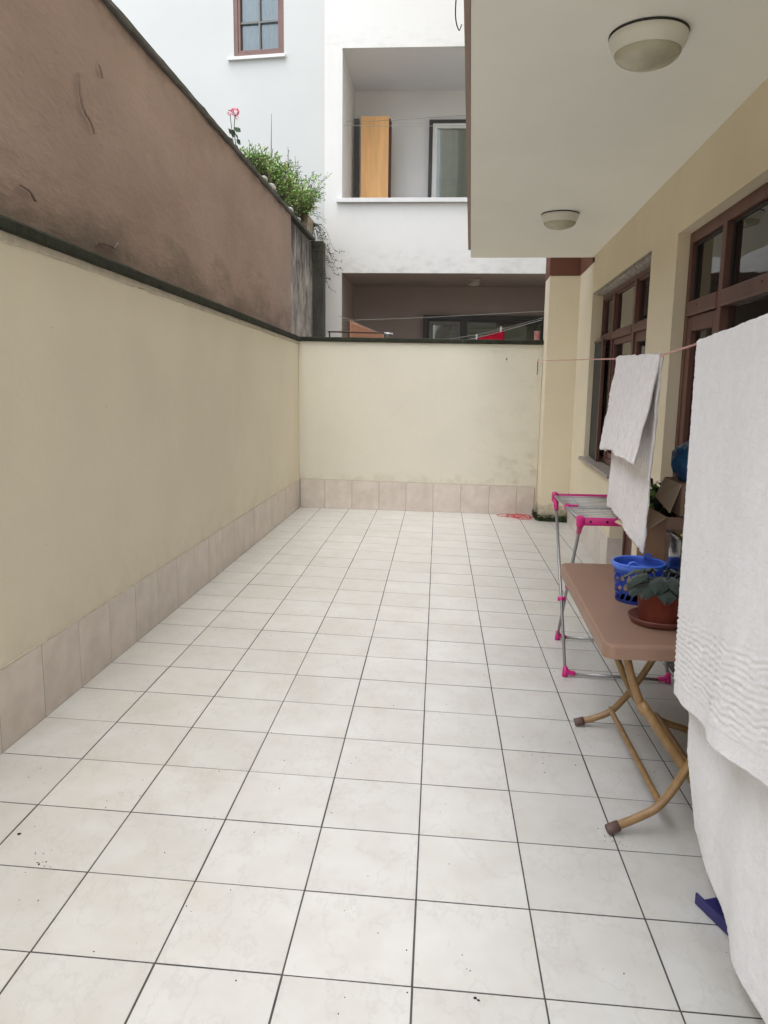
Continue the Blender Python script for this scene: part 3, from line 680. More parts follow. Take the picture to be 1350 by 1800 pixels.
# ------------------------------------------------------------------ ceiling lamps
def ceiling_lamp(label, x, y, z=SOF, r=.135):
    t = thing('ceiling_lamp', label, 'lamp', 'ceiling lamps under the overhang', loc=(x, y, z))
    bm = new(); lathe(bm, (0, 0, 0), [(0, -.0005), (r+.001, -.0005), (r+.002, -.004), (r-.003, -.007), (r-.01, -.007)], 48); link('gasket', bm, 'black', t, True)
    bm = new(); f = lambda c, rr, zz, a: c+Vector((rr*math.cos(a), rr*math.sin(a), zz*(1+.0*math.cos(a))))
    lathe(bm, (0, 0, 0), [(r-.004, -.006), (r, -.010), (r*.97, -.030), (r*.87, -.060), (r*.855, -.063), (r*.84, -.061)], 48, f); link('lamp_ring', bm, 'lampwhite', t, True)
    bm = new(); pr_ = [(r*.845, -.058)]+[(r*.845*math.cos(k*math.pi/2/9), -.060-.048*math.sin(k*math.pi/2/9)) for k in range(1, 9)]+[(.001, -.108)]
    lathe(bm, (0, 0, 0), pr_, 48); link('lamp_shade', bm, 'lampglass', t, True)
ceiling_lamp('round cream ceiling lamp at the top right, nearer of the two', 2.387, 1.635)
ceiling_lamp('smaller-looking round ceiling lamp near the far end of the white overhang', 2.526, 4.55)
t = thing('balcony_lamp', 'small dull lamp on the ceiling of the dark lower balcony', 'lamp', loc=(2.15, 10.4, 3.01))
bm = new(); box(bm, -.10, .10, -.10, .10, -.03, 0, .008); link('lamp_base', bm, 'balcony_low', t)
bm = new(); lathe(bm, (0, 0, 0), [(.085, -.03), (.09, -.05), (.075, -.085), (.04, -.10), (.001, -.102)], 20); link('lamp_shade', bm, 'room', t, True)

# ------------------------------------------------------------------ loose cable at the overhang edge
bm = new(); tube(bm, curve([W(1.12, -1.216, 2.80), W(1.22, -1.222, 2.735), W(1.42, -1.232, 2.712), W(1.60, -1.224, 2.74), W(1.70, -1.217, 2.80)], 8), .0022, 6)
tag(link('cable', bm, 'black'), 'loose black cable sagging from the brown edge of the overhang', 'cable')

# ------------------------------------------------------------------ board in the upper balcony, lines
bm = new(); box(bm, .415, .835, 10.88, 10.92, 3.80, 5.415, .003); t = thing('wooden_board', 'tall orange plywood cupboard door leaning upright in the upper balcony', 'board')
link('board', bm, 'ply', t); bm = new(); box(bm, .836, .862, 10.875, 11.12, 3.80, 5.38, .002); link('board_edge', bm, 'plyedge', t)
def wirething(name, label, cat, pts, r, m_='wire'):
    bm = new(); tube(bm, curve(pts, 6), r, 5); return tag(link(name, bm, m_), label, cat)
wirething('clothesline', 'lower pale line strung level across the upper balcony opening', 'clothesline', [(.27, 9.9, 4.99), (1.2, 9.9, 4.97), (4.6, 9.9, 4.96)], .0035)
wirething('clothesline', 'upper pale line rising to the right across the upper balcony opening', 'clothesline', [(.27, 10.2, 5.13), (1.2, 10.15, 5.14), (4.6, 10.1, 5.32)], .0035)
wirething('clothesline', 'faint line rising to the right across the dark lower balcony', 'clothesline', [(.27, 9.9, 2.36), (1.6, 9.9, 2.42), (4.6, 9.9, 2.60)], .0035)
wirething('clothesline', 'pale line slanting up to the pillar and carrying the red cloth', 'clothesline', [(1.9, 8.9, 2.02), (2.3, 8.9, 2.115), (2.98, 8.9, 2.31)], .0045)
wirething('clothesline', 'thin line crossing behind the red cloth towards the tin', 'clothesline', [(1.55, 9.3, 2.04), (2.3, 9.3, 2.17), (3.15, 9.3, 2.40)], .003)
wirething('clothesline', 'short line running down from the balcony corner above the peach cloth', 'clothesline', [(.35, 8.88, 2.34), (.50, 8.9, 2.29), (.72, 8.9, 2.19), (1.0, 8.9, 2.09)], .004)
def cloth(name, label, cat, outline_fn, m_, ns=24, nt_=16, amp=.01):
    bm = new(); g_ = [[bm.verts.new(outline_fn(i/ns, j/nt_)+Vector((0, amp*math.sin(i*1.3+j*.2)*(j/nt_), 0))) for j in range(nt_+1)] for i in range(ns+1)]
    for a, b in zip(g_, g_[1:]):
        for j in range(nt_): bm.faces.new((a[j], a[j+1], b[j+1], b[j]))
    bmesh.ops.solidify(bm, geom=bm.faces[:], thickness=.004)
    return tag(link(name, bm, m_, None, True), label, cat)
cloth('hanging_cloth', 'peach cloth hanging from a line at the left of the dark balcony', 'cloth', lambda s, t: Vector((.495+s*.46, 8.9, (2.29-s*.19)*(1-t)+t*(1.60))), 'peach_cloth')
cloth('hanging_cloth', 'crimson cloth pegged to the slanting line above the end wall', 'cloth', lambda s, t: Vector((2.13+s*.375+.02*t*math.sin(s*9), 8.9-.02*t, (2.075+s*.115)*(1-t)+t*(1.80+.03*math.sin(s*7)))), 'red_cloth', amp=.02)
def peg(label, x, y, z, m_='whitepot'):
    t = thing('clothes_peg', label, 'clothes peg', 'pegs on the line with the red cloth', loc=(x, y, z))
    for s in (-1, 1):
        bm = new(); hexa(bm, [(s*.003-.004, -.006, -.03), (s*.003+.004, -.006, -.03), (s*.003+.004, .006, -.03), (s*.003-.004, .006, -.03), (s*.009-.004, -.006, .04), (s*.009+.004, -.006, .04), (s*.009+.004, .006, .04), (s*.009-.004, .006, .04)], .001); link('peg_arm', bm, m_, t)
peg('white clothes peg at the left end of the red cloth', 2.15, 8.9, 2.085); peg('pale clothes peg at the right end of the red cloth', 2.46, 8.9, 2.185)

# ------------------------------------------------------------------ rusty rail and tin on the end wall
t = thing('wall_rail', 'low rusty pipe rail standing on the left of the end wall coping', 'rail')
def B2(x, z, t_=.13): return Vector(Bf(x, t_, z))
bm = new(); tube(bm, curve([B2(.425, 1.995), B2(.425, 2.045), B2(.44, 2.055), B2(.8, 2.052), B2(1.06, 2.052)], 5), .009, 8); link('top_rail', bm, 'rust', t, True)
for x in (.64, 1.055):
    bm = new(); tube(bm, [B2(x, 1.985), B2(x, 2.05)], .006, 8); link('post', bm, 'rust', t)
bm = new(); tube(bm, [B2(1.05, 2.045), B2(1.15, 2.035)], .017, 8); tube(bm, [B2(1.08, 2.045), B2(1.09, 1.99)], .008, 8); link('end_clamp', bm, 'rod', t, True)
t = thing('tin_can', 'pink printed tin standing at the right end of the end wall coping', 'tin', loc=Bf(2.80, .08, 1.990))
bm = new(); lathe(bm, (0, 0, 0), [(.001, 0), (.029, 0), (.031, .004), (.030, .008), (.030, .098), (.031, .102), (.029, .105), (.027, .100), (.001, .100)], 20); link('body', bm, 'can', t, True)
bm = new(); tube(bm, curve([(0, 0, .1), (.005, 0, .16), (-.012, 0, .21), (-.03, 0, .235)], 5), .003, 5); tube(bm, curve([(0, 0, .1), (.012, 0, .15), (.03, .01, .20)], 5), .0025, 5)
for k in range(26):
    a = rnd(0, 6.28); c = Vector((rnd(-.06, .05), rnd(-.03, .03), rnd(.15, .26))); d1 = Vector((rnd(-1, 1), rnd(-1, 1), rnd(-.5, .5)))*.014; d2 = Vector((rnd(-1, 1), rnd(-1, 1), rnd(-.5, .5)))*.009
    bm.faces.new([bm.verts.new(c-d1), bm.verts.new(c+d2), bm.verts.new(c+d1), bm.verts.new(c-d2)])
link('dry_twig', bm, 'leaf_dark', t)

# ------------------------------------------------------------------ plants on the brown wall
def leaf(bm, c, d, n, L_, w, fold=.15):
    d = d.normalized(); s = d.cross(n).normalized(); n = s.cross(d)
    a = bm.verts.new(c); b = bm.verts.new(c+d*L_*.45+s*w+n*w*fold); e = bm.verts.new(c+d*L_); f = bm.verts.new(c+d*L_*.45-s*w+n*w*fold); mm = bm.verts.new(c+d*L_*.5)
    bm.faces.new((a, b, mm)); bm.faces.new((b, e, mm)); bm.faces.new((e, f, mm)); bm.faces.new((f, a, mm))
def rv(s=1): return Vector((rnd(-s, s), rnd(-s, s), rnd(-s, s)))
def bush(parent, c, rx, rz, nstem, nleaf, m_, L_=.03, droop=0, upw=1.0, name='foliage'):
    bs = new(); bl = new(); c = Vector(c)
    for i in range(nstem):
        a = rnd(0, 6.28); e = Vector((math.cos(a)*rx*rnd(.2, 1), math.sin(a)*rx*rnd(.3, 1.1), rz*rnd(.35, 1)*upw)); mid = e*.5+Vector((0, 0, rz*.15))+rv(.02)
        pts = curve([c+rv(.008), c+mid, c+e-Vector((0, 0, droop*rnd(0, 1)))], 5); tube(bs, pts, .0022, 4, False)
        for k in range(nleaf):
            p = pts[int(rnd(3, len(pts)-1))]+rv(L_*.8); d = rv()+Vector((0, 0, .35)); leaf(bl, p, d, rv()+Vector((0, 0, 1.2)), L_*rnd(.6, 1.3), L_*rnd(.22, .42))
    link('stems', bs, 'stem', parent, kind='stuff'); link(name, bl, m_, parent, kind='stuff')
def pot(parent, r0, r1, h, m_, name='pot'):
    bm = new(); lathe(bm, (-.085, 0, 0), [(.001, 0), (r0, 0), (r1*.97, h*.82), (r1*1.06, h*.83), (r1*1.08, h), (r1*.98, h), (r1*.94, h*.86), (.001, h*.86)], 24); link(name, bm, m_, parent, True)
TZ = 3.452
# geranium
t = thing('geranium', 'geranium with two pink flower heads, leftmost plant on the brown wall', 'plant', loc=(-.25, 6.02, TZ))
bm = new(); tube(bm, curve([(0, 0, 0), (.01, .02, .12), (0, .0, .30), (.01, .01, .44)], 6), .004, 6); tube(bm, curve([(.0, 0, .1), (0, -.05, .2), (0, -.11, .33), (0, -.13, .40)], 6), .003, 6); link('stem', bm, 'stem', t, True)
def head(c, r, n, m_):
    bm = new()
    for k in range(n):
        d = rv().normalized(); d.z = abs(d.z)*.9+.05 if d.z > -.3 else d.z; leaf(bm, Vector(c)+d*r*.75, d+rv(.4), rv(), r*.5, r*.28)
    link('flower_head', bm, m_, t)
head((.01, .01, .455), .034, 70, 'petal'); head((0, -.14, .40), .022, 40, 'petal'); head((.01, .05, .425), .018, 30, 'petal')
for k in range(14):
    a = k*2.4; hgt = .05+.019*k; bm = new(); c = Vector((math.cos(a)*.035, math.sin(a)*rnd(.05, .11), hgt))
    n_ = rv(.5)+Vector((1.0, -.5, .5)); n_.normalize(); s = n_.cross(Vector((0, 0, 1))).normalized(); q = n_.cross(s); rr = rnd(.028, .042)
    vs_ = [bm.verts.new(c+(s*math.cos(b*math.pi/6)+q*math.sin(b*math.pi/6))*rr*(1+.08*(b % 2))+n_*.006*math.cos(b*1.7)) for b in range(12)]; cv = bm.verts.new(c-n_*.008)
    for b in range(12): bm.faces.new((vs_[b], vs_[(b+1) % 12], cv))
    link('leaf', bm, 'leaf_dark', t)
pot(t, .05, .07, .10, 'terracotta')
P = [
 # y, pot colour, pot radius, rx, rz, stems, leaves, leaf mat, leaf len, label
 (6.42, 'stonepot', .06, .19, .19, 44, 10, 'leaf', .036, 'low green creeping plant just right of the geranium on the brown wall'),
 (6.78, 'stonepot', .07, .20, .25, 44, 11, 'leaf', .040, 'bushy plant with a tall bare twig, second from the geranium'),
 (7.25, 'whitepot', .075, .24, .36, 60, 13, 'leaf', .050, 'broad bright green herb in a white pot in the middle of the row'),
 (7.72, 'whitepot', .07, .22, .34, 50, 12, 'leaf', .046, 'leafy plant in a white pot with a slanting dead cane'),
 (8.30, 'whitepot', .08, .27, .42, 60, 13, 'leaf', .044, 'tall green plant behind white stones, right half of the row'),
 (8.90, 'terracotta', .08, .38, .56, 100, 16, 'leaf', .048, 'largest light green bush, in a red pot near the wall end'),
]
for y, pm, pr0, rx, rz, ns, nl, lm, ll, lab in P:
    t = thing('potted_plant', lab, 'plant', 'potted plants along the top of the brown wall', loc=(-.17, y, TZ))
    pot(t, pr0*.75, pr0, .12, pm); bush(t, (0, 0, .07), rx*1.05, rz, int(ns*.7), nl, lm, ll*.85)
    if lm == 'leaf': bush(t, (0, .03, .10), rx*.9, rz*.75, ns//3, nl//2, 'leaf_yellow', ll*.8, name='pale_foliage')
    bush(t, (.03, 0, .06), rx*1.15, rz*.55, ns//4, nl//2, 'leaf', ll*.7, droop=.20, name='inner_foliage'); bush(t, (.05, 0, .08), rx*1.3, rz*1.15, ns//4, nl, 'leaf', ll*.6, droop=.10, name='loose_foliage')
    bm = new()
    if y == 6.78:
        tube(bm, curve([(0, 0, .1), (.01, -.06, .3), (0, -.09, .36), (0, -.13, .365)], 6), .003, 5); link('twig', bm, 'stem', t)
    elif y == 7.25:
        tube(bm, [(0, -.12, .05), (0, -.03, .35), (0, .02, .84)], .005, 5, radii=[.006, .006, .002]); tube(bm, [(0, -.03, .1), (0, .02, .42), (0, .06, .50)], .004, 5); link('cane', bm, 'stem', t)
    elif y == 7.72:
        tube(bm, [(0, 0, .1), (0, .24, .52)], .004, 5, radii=[.005, .003]); link('cane', bm, 'stem', t)
    elif y >= 8.3:
        for k in range(7):
            a = rnd(-.3, .35); hh = rnd(.5, .82); pts = curve([(0, a*.3, .1), (0, a*.6, hh*.6), (rnd(-.05, .05), a, hh)], 6); tube(bm, pts, .0022, 4)
            for q in range(12):
                p = pts[int(rnd(len(pts)*.4, len(pts)-1))]; leaf(bm, p+rv(.012), rv()+Vector((0, 0, .2)), rv(), .03, .007)
        link('seed_stalks', bm, 'leaf_dark', t, kind='stuff')
    else: bm.free()
for i, (y, r_, lab) in enumerate(((6.62, .05, 'pale stone on the coping, left of the white pots'), (6.98, .06, 'white rounded stone between the second and third pots'), (8.02, .05, 'white stone on the coping right of the tall white pot'), (8.55, .045, 'small white stone nearest the red pot'))):
    bm = new(); bmesh.ops.create_icosphere(bm, subdivisions=2, radius=r_)
    for v in bm.verts: v.co = Vector((v.co.x*.8, v.co.y*1.25, v.co.z*.6))*(1+.25*noise.noise(v.co*14+Vector((i*5, 0, 0))))+Vector((-.12, y, TZ+r_*.5))
    tag(link('stone', bm, 'whitepot', None, True), lab, 'stone')
# stone planter with trailing weed at the end of the wall
t = thing('planter', 'weathered stone planter with yellow weeds and trailing stems at the wall end', 'planter', loc=(-.17, 9.32, TZ-.01))
bm = new(); hexa(bm, [(-.10, -.24, 0), (.07, -.24, 0), (.07, .22, 0), (-.10, .22, 0), (-.13, -.29, .21), (.09, -.29, .21), (.09, .26, .21), (-.13, .26, .21)], .012)
for v in bm.verts: v.co += rv(.004)
link('trough', bm, 'stonepot', t)
bush(t, (0, -.05, .18), .26, .32, 44, 10, 'leaf_yellow', .03); bush(t, (0, .02, .18), .30, .45, 46, 11, 'leaf', .034, name='green_foliage')
bs = new(); bl = new()
for k in range(20):
    e = Vector((rnd(.10, .50), rnd(.15, .40), rnd(-.75, .02))); pts = curve([(.04, .15, .18), (e.x*.45, e.y*.8, .18+e.z*.25), (e.x*.7, e.y, e.z*.8), e], 6); tube(bs, pts, .0022, 4)
    for q in range(17): leaf(bl, pts[int(rnd(3, len(pts)-1))]+rv(.015), rv(), rv(), .024, .010)
link('trailing_stems', bs, 'stem', t, kind='stuff'); link('trailing_leaves', bl, 'leaf_dark', t, kind='stuff')

# ------------------------------------------------------------------ moss and red twine in the corner
bm = new(); rows = []
for (xa, ya, xb, yb) in ((2.842, 7.70, 2.842, 7.332), (2.842, 7.332, 3.165, 7.32)):
    a, b = Vector((xa, ya, 0)), Vector((xb, yb, 0)); dn = Vector((-(b-a).y, (b-a).x, 0)).normalized()*(-1)
    prev = None
    for i in range(41):
        p = a.lerp(b, i/40); w = .012+.014*abs(noise.noise((p.x*22, p.y*22, 0))); h = .035+.05*abs(noise.noise((p.x*13, p.y*13, 3))); z = fz(p.x)
        cur = [bm.verts.new(p+dn*w+Vector((0, 0, z))), bm.verts.new(p+dn*w*.8+Vector((0, 0, z+h*.5))), bm.verts.new(p+dn*.0005+Vector((0, 0, z+h)))]
        if prev:
            for k in range(2): bm.faces.new((prev[k], prev[k+1], cur[k+1], cur[k]))
        prev = cur
for k in range(420):
    if k % 2: p = Vector((2.842-rnd(0, .03), rnd(7.33, 7.70), 0))
    else: p = Vector((rnd(2.82, 3.16), 7.33-rnd(0, .03), 0))
    p.z = fz(p.x)+rnd(0, .07); leaf(bm, p, rv()+Vector((0, 0, .6)), rv(), .018, .006)
o = link('moss', bm, 'moss'); o['kind'] = 'stuff'
bm = new(); pts = []
for k in range(62):
    a = k*.55; rr = .10+.14*noise.noise((k*.17, 0, 0)); pts.append(Vector((2.63+rr*1.3*math.cos(a)+.20*noise.noise((k*.11, 3, 0)), 7.50+rr*.9*math.sin(a)+.12*noise.noise((k*.13, 7, 0)), fz(2.6)+.006+.035*abs(noise.noise((k*.5, 9, 0))))))
tube(bm, [p for p in curve(pts, 2)], .0033, 5)
tag(link('twine', bm, 'red_string'), 'tangled heap of red twine on the floor in the far right corner', 'twine')
# crumbs of dirt lying on the tiles
crumbs = [(.36, .816, .010), (.492, .683, .005), (.50, .675, .006), (.515, .69, .005), (.52, .67, .004), (.35, .62, .006), (1.806, .311, .008), (1.815, .305, .006), (.62, 1.2, .004), (.95, 1.0, .003), (1.0, .55, .004), (1.02, .53, .003), (.82, .35, .004), (.58, .52, .004), (1.3, 1.35, .003), (1.95, 1.4, .003), (.72, 1.9, .004), (2.1, 1.62, .004), (.42, 1.6, .003), (1.5, .75, .003)]
bm = new()
for x, y, s in crumbs:
    q = bmesh.ops.create_icosphere(bm, subdivisions=1, radius=s*.62)
    for v in q['verts']: v.co = Vector((v.co.x*rnd(.8, 1.4), v.co.y*rnd(.6, 1.1), v.co.z*.4))+Vector((x, y, fz(x)+s*.2))
for k in range(240):
    x = rnd(.1, 2.7); y = rnd(-.3, 5); s = rnd(.0008, .0022)
    q = bmesh.ops.create_icosphere(bm, subdivisions=1, radius=s)
    for v in q['verts']: v.co += Vector((x, y, fz(x)+s*.5))
for cx_, cy_, n_, sp in ((2.30, 1.05, 26, .03), (2.35, 1.92, 18, .03), (2.15, 1.62, 22, .06), (.49, .68, 30, .035), (2.62, .34, 26, .05), (.06, 3.0, 30, .02), (.05, 4.6, 30, .02), (2.7, 7.45, 40, .10), (1.2, 2.6, 12, .05), (.6, 1.05, 14, .04)):
    for k in range(n_//2):
        x = random.gauss(cx_, sp); y = random.gauss(cy_, sp if cx_ > .2 else .5)
        if x < .07 or y > 7.4: continue
        q = bmesh.ops.create_icosphere(bm, subdivisions=1, radius=rnd(.0006, .0020))
        for v in q['verts']: v.co = Vector((v.co.x*1.5, v.co.y, v.co.z*.5))+Vector((x, y, fz(x)+.0008))
o = link('dirt_crumbs', bm, 'dirt'); o['kind'] = 'stuff'

# ------------------------------------------------------------------ drying rack
rk = thing('drying_rack', 'folding drying rack with magenta joints and grey tubes by the house', 'drying rack')
xl, xr = 2.385, 2.905
def legpair(xx, xo):
    # one leg from far top to near foot, the other from near top to far foot
    pass
fy = fz(2.38)
for side, (xt, s) in enumerate(((xl, 1), (xr, -1))):
    a0, a1 = Vector((xt+.003*s, 3.18, .80)), Vector((xt-.006*s, 2.53, fz(xt)+.03))
    b0, b1 = Vector((xt-.012*s+.02*s, 2.42, .80)), Vector((xt+.045*s, 3.13, fz(xt)+.03))
    bm = new(); tube(bm, [a0, a1], .0085, 12); link('leg', bm, 'steel', rk, True)
    bm = new(); tube(bm, [b0, b1], .0085, 12); link('leg', bm, 'steel', rk, True)
    bm = new(); tube(bm, [(xt, 2.40, .835), (xt, 3.20, .835)], .010, 12); link('side_rail', bm, 'steel', rk, True)
    bm = new(); tube(bm, [(xt+.016*s, 2.43, .815), (xt+.016*s, 3.18, .815)], .006, 10); link('side_rail', bm, 'steel', rk, True)
    # joints
    for q, (yy, lg) in enumerate(((2.385, b0), (3.215, a0))):
        bm = new(); Ldir = ((b1-b0) if q == 0 else (a1-a0)).normalized()
        box(bm, xt-.017, xt+.017, yy-.022, yy+.022, .800, .856, .008)
        tube(bm, [Vector((xt, yy, .82)), lg+Ldir*.005, lg+Ldir*.055], .0135, 12, radii=[.019, .015, .0125]); link('corner_joint', bm, 'pink_plastic', rk, True)
    for yy in (2.78,):
        bm = new(); box(bm, xt-.014, xt+.014+.006, yy-.02, yy+.02, .822, .853, .006); box(bm, min(xt, xt+s*.06), max(xt, xt+s*.06), yy-.012, yy+.012, .832, .850, .004); link('rail_clip', bm, 'pink_plastic', rk, True)
    m_ = (a0+(a1-a0)*.60); bm = new(); tube(bm, [m_+Vector((-.018, 0, 0)), m_+Vector((.022, 0, 0))], .013, 12); link('pivot', bm, 'pink_plastic', rk, True)
    k_ = b0+(b1-b0)*.50; d_ = (b1-b0).normalized(); bm = new(); tube(bm, [k_-d_*.028, k_-d_*.0, k_+d_*.016], .015, 12, radii=[.004, .015, .013]); link('leg_sleeve', bm, 'pink_plastic', rk, True)
for yy, off in ((2.53, -.006), (3.13, .045)):
    za = fz(xl)+.012
    for xt, s in ((xl+off, 1), (xr-off, -1)):
        bm = new(); z0 = fz(xt)
        tube(bm, [(xt, yy, z0+.055), (xt, yy, z0+.018), (xt, yy, z0+.002)], .014, 12, radii=[.012, .015, .016])
        tube(bm, curve([(xt, yy, z0+.045), (xt+s*.015, yy, z0+.026), (xt+s*.05, yy, z0+.018)], 5), .013, 12); link('foot_joint', bm, 'pink_plastic', rk, True)
    bm = new(); tube(bm, [(xl+off+.04, yy, fz(xl)+.017), (xr-off-.04, yy, fz(xr)+.017)], .0085, 12); link('foot_bar', bm, 'steel', rk, True)
for yy in (2.385, 3.215):
    bm = new(); box(bm, xl+.018, xr-.018, yy-.007, yy+.007, .808 if yy < 3 else .826, .848, .005); link('end_bar', bm, 'pink_plastic', rk, True)
    if yy < 3:
        for q in (.05, .13): 
            bm = new(); tube(bm, [(xl+q, yy-.0075, .829), (xl+q, yy-.0095, .829)], .006, 10); link('screw_hole', bm, 'dirt', rk)
for k in range(15):
    yy = 2.45+k*.0515
    bm = new(); tube(bm, [(xl+.004, yy, .838), (xr-.004, yy, .838)], .0030, 6); link('rod', bm, 'rod', rk, True)
bm = new(); box(bm, xl+.06, xr-.06, 2.79, 2.83, .824, .832, .002); link('centre_bar', bm, 'steel', rk)
for xx in (xl+.17, xl+.35):
    bm = new(); tube(bm, [(xx, 2.46, .8335), (xx, 3.14, .8335)], .0022, 5); link('tie_rod', bm, 'rod', rk)

# ------------------------------------------------------------------ folding table
tb = thing('folding_table', 'brown plastic folding table on bamboo patterned crossed legs', 'table')
TX0, TX1, TY0, TY1, TT = 2.262, 2.875, 1.165, 2.385, .62
bm = new()
def rr_(x0, x1, y0, y1, r, n=6):
    out = []
    for cx, cy, a0 in ((x1-r, y1-r, 0), (x0+r, y1-r, 90), (x0+r, y0+r, 180), (x1-r, y0+r, 270)):
        for k in range(n+1):
            a = R(a0+90*k/n); out.append((cx+r*math.cos(a), cy+r*math.sin(a)))
    return out
prof = [(.022, TT-.052), (.0, TT-.052), (0, TT-.012), (.003, TT-.004), (.010, TT), (.030, TT+.001)]
rings = [[bm.verts.new((x+.035*(y-TY0)/1.22, y, z)) for x, y in rr_(TX0+i, TX1-i, TY0+i, TY1-i, .04-i*.8)] for i, z in prof]
for a, b in zip(rings, rings[1:]):
    for k in range(len(a)): bm.faces.new((a[k], a[(k+1) % len(a)], b[(k+1) % len(a)], b[k]))
bm.faces.new(rings[-1]); ins = [bm.verts.new((v.co.x, v.co.y, TT-.012)) for v in rings[0]]
for k in range(len(ins)): bm.faces.new((rings[0][k], rings[0][(k+1) % len(ins)], ins[(k+1) % len(ins)], ins[k]))
bm.faces.new(ins[::-1])
link('table_top', bm, 'table', tb)
bpy.context.view_layer.update()
def table_leg(pts, rad, foot=True):
    p = curve(pts, 8); bm = new(); tube(bm, p, rad, 14); l = link('leg', bm, 'bamboo', tb, True)
    if foot:
        d = (p[1]-p[0]).normalized(); bm = new(); tube(bm, [p[0]-d*.024, p[0]-d*.020, p[0]+d*.020], rad*1.28, 14, radii=[rad*1.15, rad*1.28, rad*1.24]); link('foot_cap', bm, 'footcap', l, True)
RL = .0148
table_leg([(2.312, 1.085, -.004), (2.39, 1.10, .026), (2.455, 1.11, .060), (2.505, 1.125, .112), (2.56, 1.145, .195), (2.66, 1.18, .36), (2.785, 1.23, .585)], RL)
table_leg([(2.350, 1.935, -.008), (2.42, 1.935, .014), (2.485, 1.935, .048), (2.535, 1.935, .105), (2.59, 1.935, .185), (2.68, 1.95, .34), (2.80, 1.96, .585)], RL)
table_leg([(2.345, 1.23, .59), (2.375, 1.22, .48), (2.420, 1.205, .36)], RL, False)
table_leg([(2.842, 1.10, -.012), (2.775, 1.105, .012), (2.70, 1.115, .045), (2.63, 1.135, .10), (2.555, 1.16, .19), (2.405, 1.195, .405)], RL*1.16)
table_leg([(2.84, 1.88, -.012), (2.775, 1.88, .008), (2.69, 1.88, .036), (2.615, 1.88, .088), (2.555, 1.88, .165), (2.475, 1.88, .335), (2.385, 1.88, .585)], RL)
for x, z, ya, yb in ((2.475, .068, 1.115, 1.925), (2.66, .075, 1.13, 1.87)):
    bm = new(); tube(bm, [(x, ya, z), (x, ya+.03, z), (x, yb-.03, z), (x, yb, z)], .0115, 10, radii=[.006, .0115, .0115, .006]); link('brace', bm, 'bamboo', tb, True)
for y in (1.235, 1.88):
    bm = new(); box(bm, 2.31, 2.41, y-.02, y+.02, TT-.062, TT-.030, .004); link('leg_bracket', bm, 'table', tb)

# ------------------------------------------------------------------ things on the table
bk = thing('plastic_basket', 'bright blue perforated plastic basket on the brown table', 'basket', loc=(2.508, 1.735, TT+.002))
NS, NZ = 60, 12; H_ = .158
def br(z): return .084+.014*(z/H_)
bm = new(); gv = [[bm.verts.new((br(H_*j/NZ)*math.cos((i+j*.55)*2*math.pi/NS), br(H_*j/NZ)*math.sin((i+j*.55)*2*math.pi/NS), H_*j/NZ)) for i in range(NS)] for j in range(NZ+1)]
for j in range(NZ):
    for i in range(NS):
        if 1 <= j <= 9 and (i % 3 != 0) and (j % 3 != 0): continue
        bm.faces.new((gv[j][i], gv[j][(i+1) % NS], gv[j+1][(i+1) % NS], gv[j+1][i]))
bm.faces.new(gv[0][::-1]); bmesh.ops.solidify(bm, geom=bm.faces[:], thickness=.002); link('basket_wall', bm, 'blue_plastic', bk, True)
bm = new(); tube(bm, [((br(H_)+.004)*math.cos(k*math.pi/24), (br(H_)+.004)*math.sin(k*math.pi/24), H_) for k in range(48)], .0048, 8, closed=True)
lathe(bm, (0, 0, 0), [(br(H_)+.002, H_-.022), (br(H_)+.007, H_-.018), (br(H_)+.006, H_)], 48); link('rim', bm, 'blue_plastic', bk, True)
for a in (R(-118), R(55)):
    bm = new(); c = Vector((math.cos(a)*(br(H_)-.002), math.sin(a)*(br(H_)-.002), H_+.002)); tube(bm, curve([c+Vector((-.018, 0, -.004)), c+Vector((-.010, 0, .012)), c+Vector((.010, 0, .012)), c+Vector((.018, 0, -.004))], 5), .005, 8); link('handle_lug', bm, 'blue_plastic', bk, True)

ps = thing('plant_saucer', 'brown plastic saucer under the terracotta pot on the table', 'saucer', loc=(2.515, 1.435, TT+.002))
bm = new(); lathe(bm, (0, 0, 0), [(.001, .004), (.094, .004), (.108, .026), (.112, .027), (.112, .023), (.099, 0), (.001, 0)], 40); link('dish', bm, 'saucer', ps, True)
pp = thing('potted_plant', 'african violet with drooping grey green leaves in a terracotta pot', 'plant', loc=(2.522, 1.435, TT+.007))
bm = new(); lathe(bm, (0, 0, 0), [(.001, 0), (.076, 0), (.078, .005), (.090, .108), (.096, .110), (.098, .135), (.092, .135), (.088, .112), (.001, .11)], 36); link('pot', bm, 'terracotta', pp, True)
bm = new(); lathe(bm, (0, 0, 0), [(.088, .118), (.05, .124), (.001, .126)], 20); link('soil', bm, 'soil', pp, True)
for k in range(22):
    a = k*2.399+.3; L_ = rnd(.065, .098); up_ = .03 if k > 13 else .0; base = Vector((math.cos(a)*.02, math.sin(a)*.02, .126)); out = Vector((math.cos(a), math.sin(a), 0))
    bm = new(); st_ = .035+.02*rnd(0, 1)
    c0 = base+out*st_+Vector((0, 0, .022+up_*.8)); s = Vector((-out.y, out.x, 0)); rows = []
    for i in range(7):
        t_ = i/6; w = .036*math.sin(math.pi*min(1, .08+t_*.86))**.7*(1 if t_ < .95 else .5); drop = -.040*t_*t_+.012*t_+(rnd(-.002, .002))
        p = c0+out*(L_*t_)+Vector((0, 0, drop+up_*.4*(1-t_))); rows.append([bm.verts.new(p+s*w*q+Vector((0, 0, -.012*abs(q)+.003*math.sin(t_*14+q*3)))) for q in (-1, -.5, 0, .5, 1)])
    for p, q in zip(rows, rows[1:]):
        for j in range(4): bm.faces.new((p[j], p[j+1], q[j+1], q[j]))
    tube(bm, [base, c0], .003, 5); link('leaf', bm, 'violet_leaf', pp, True)

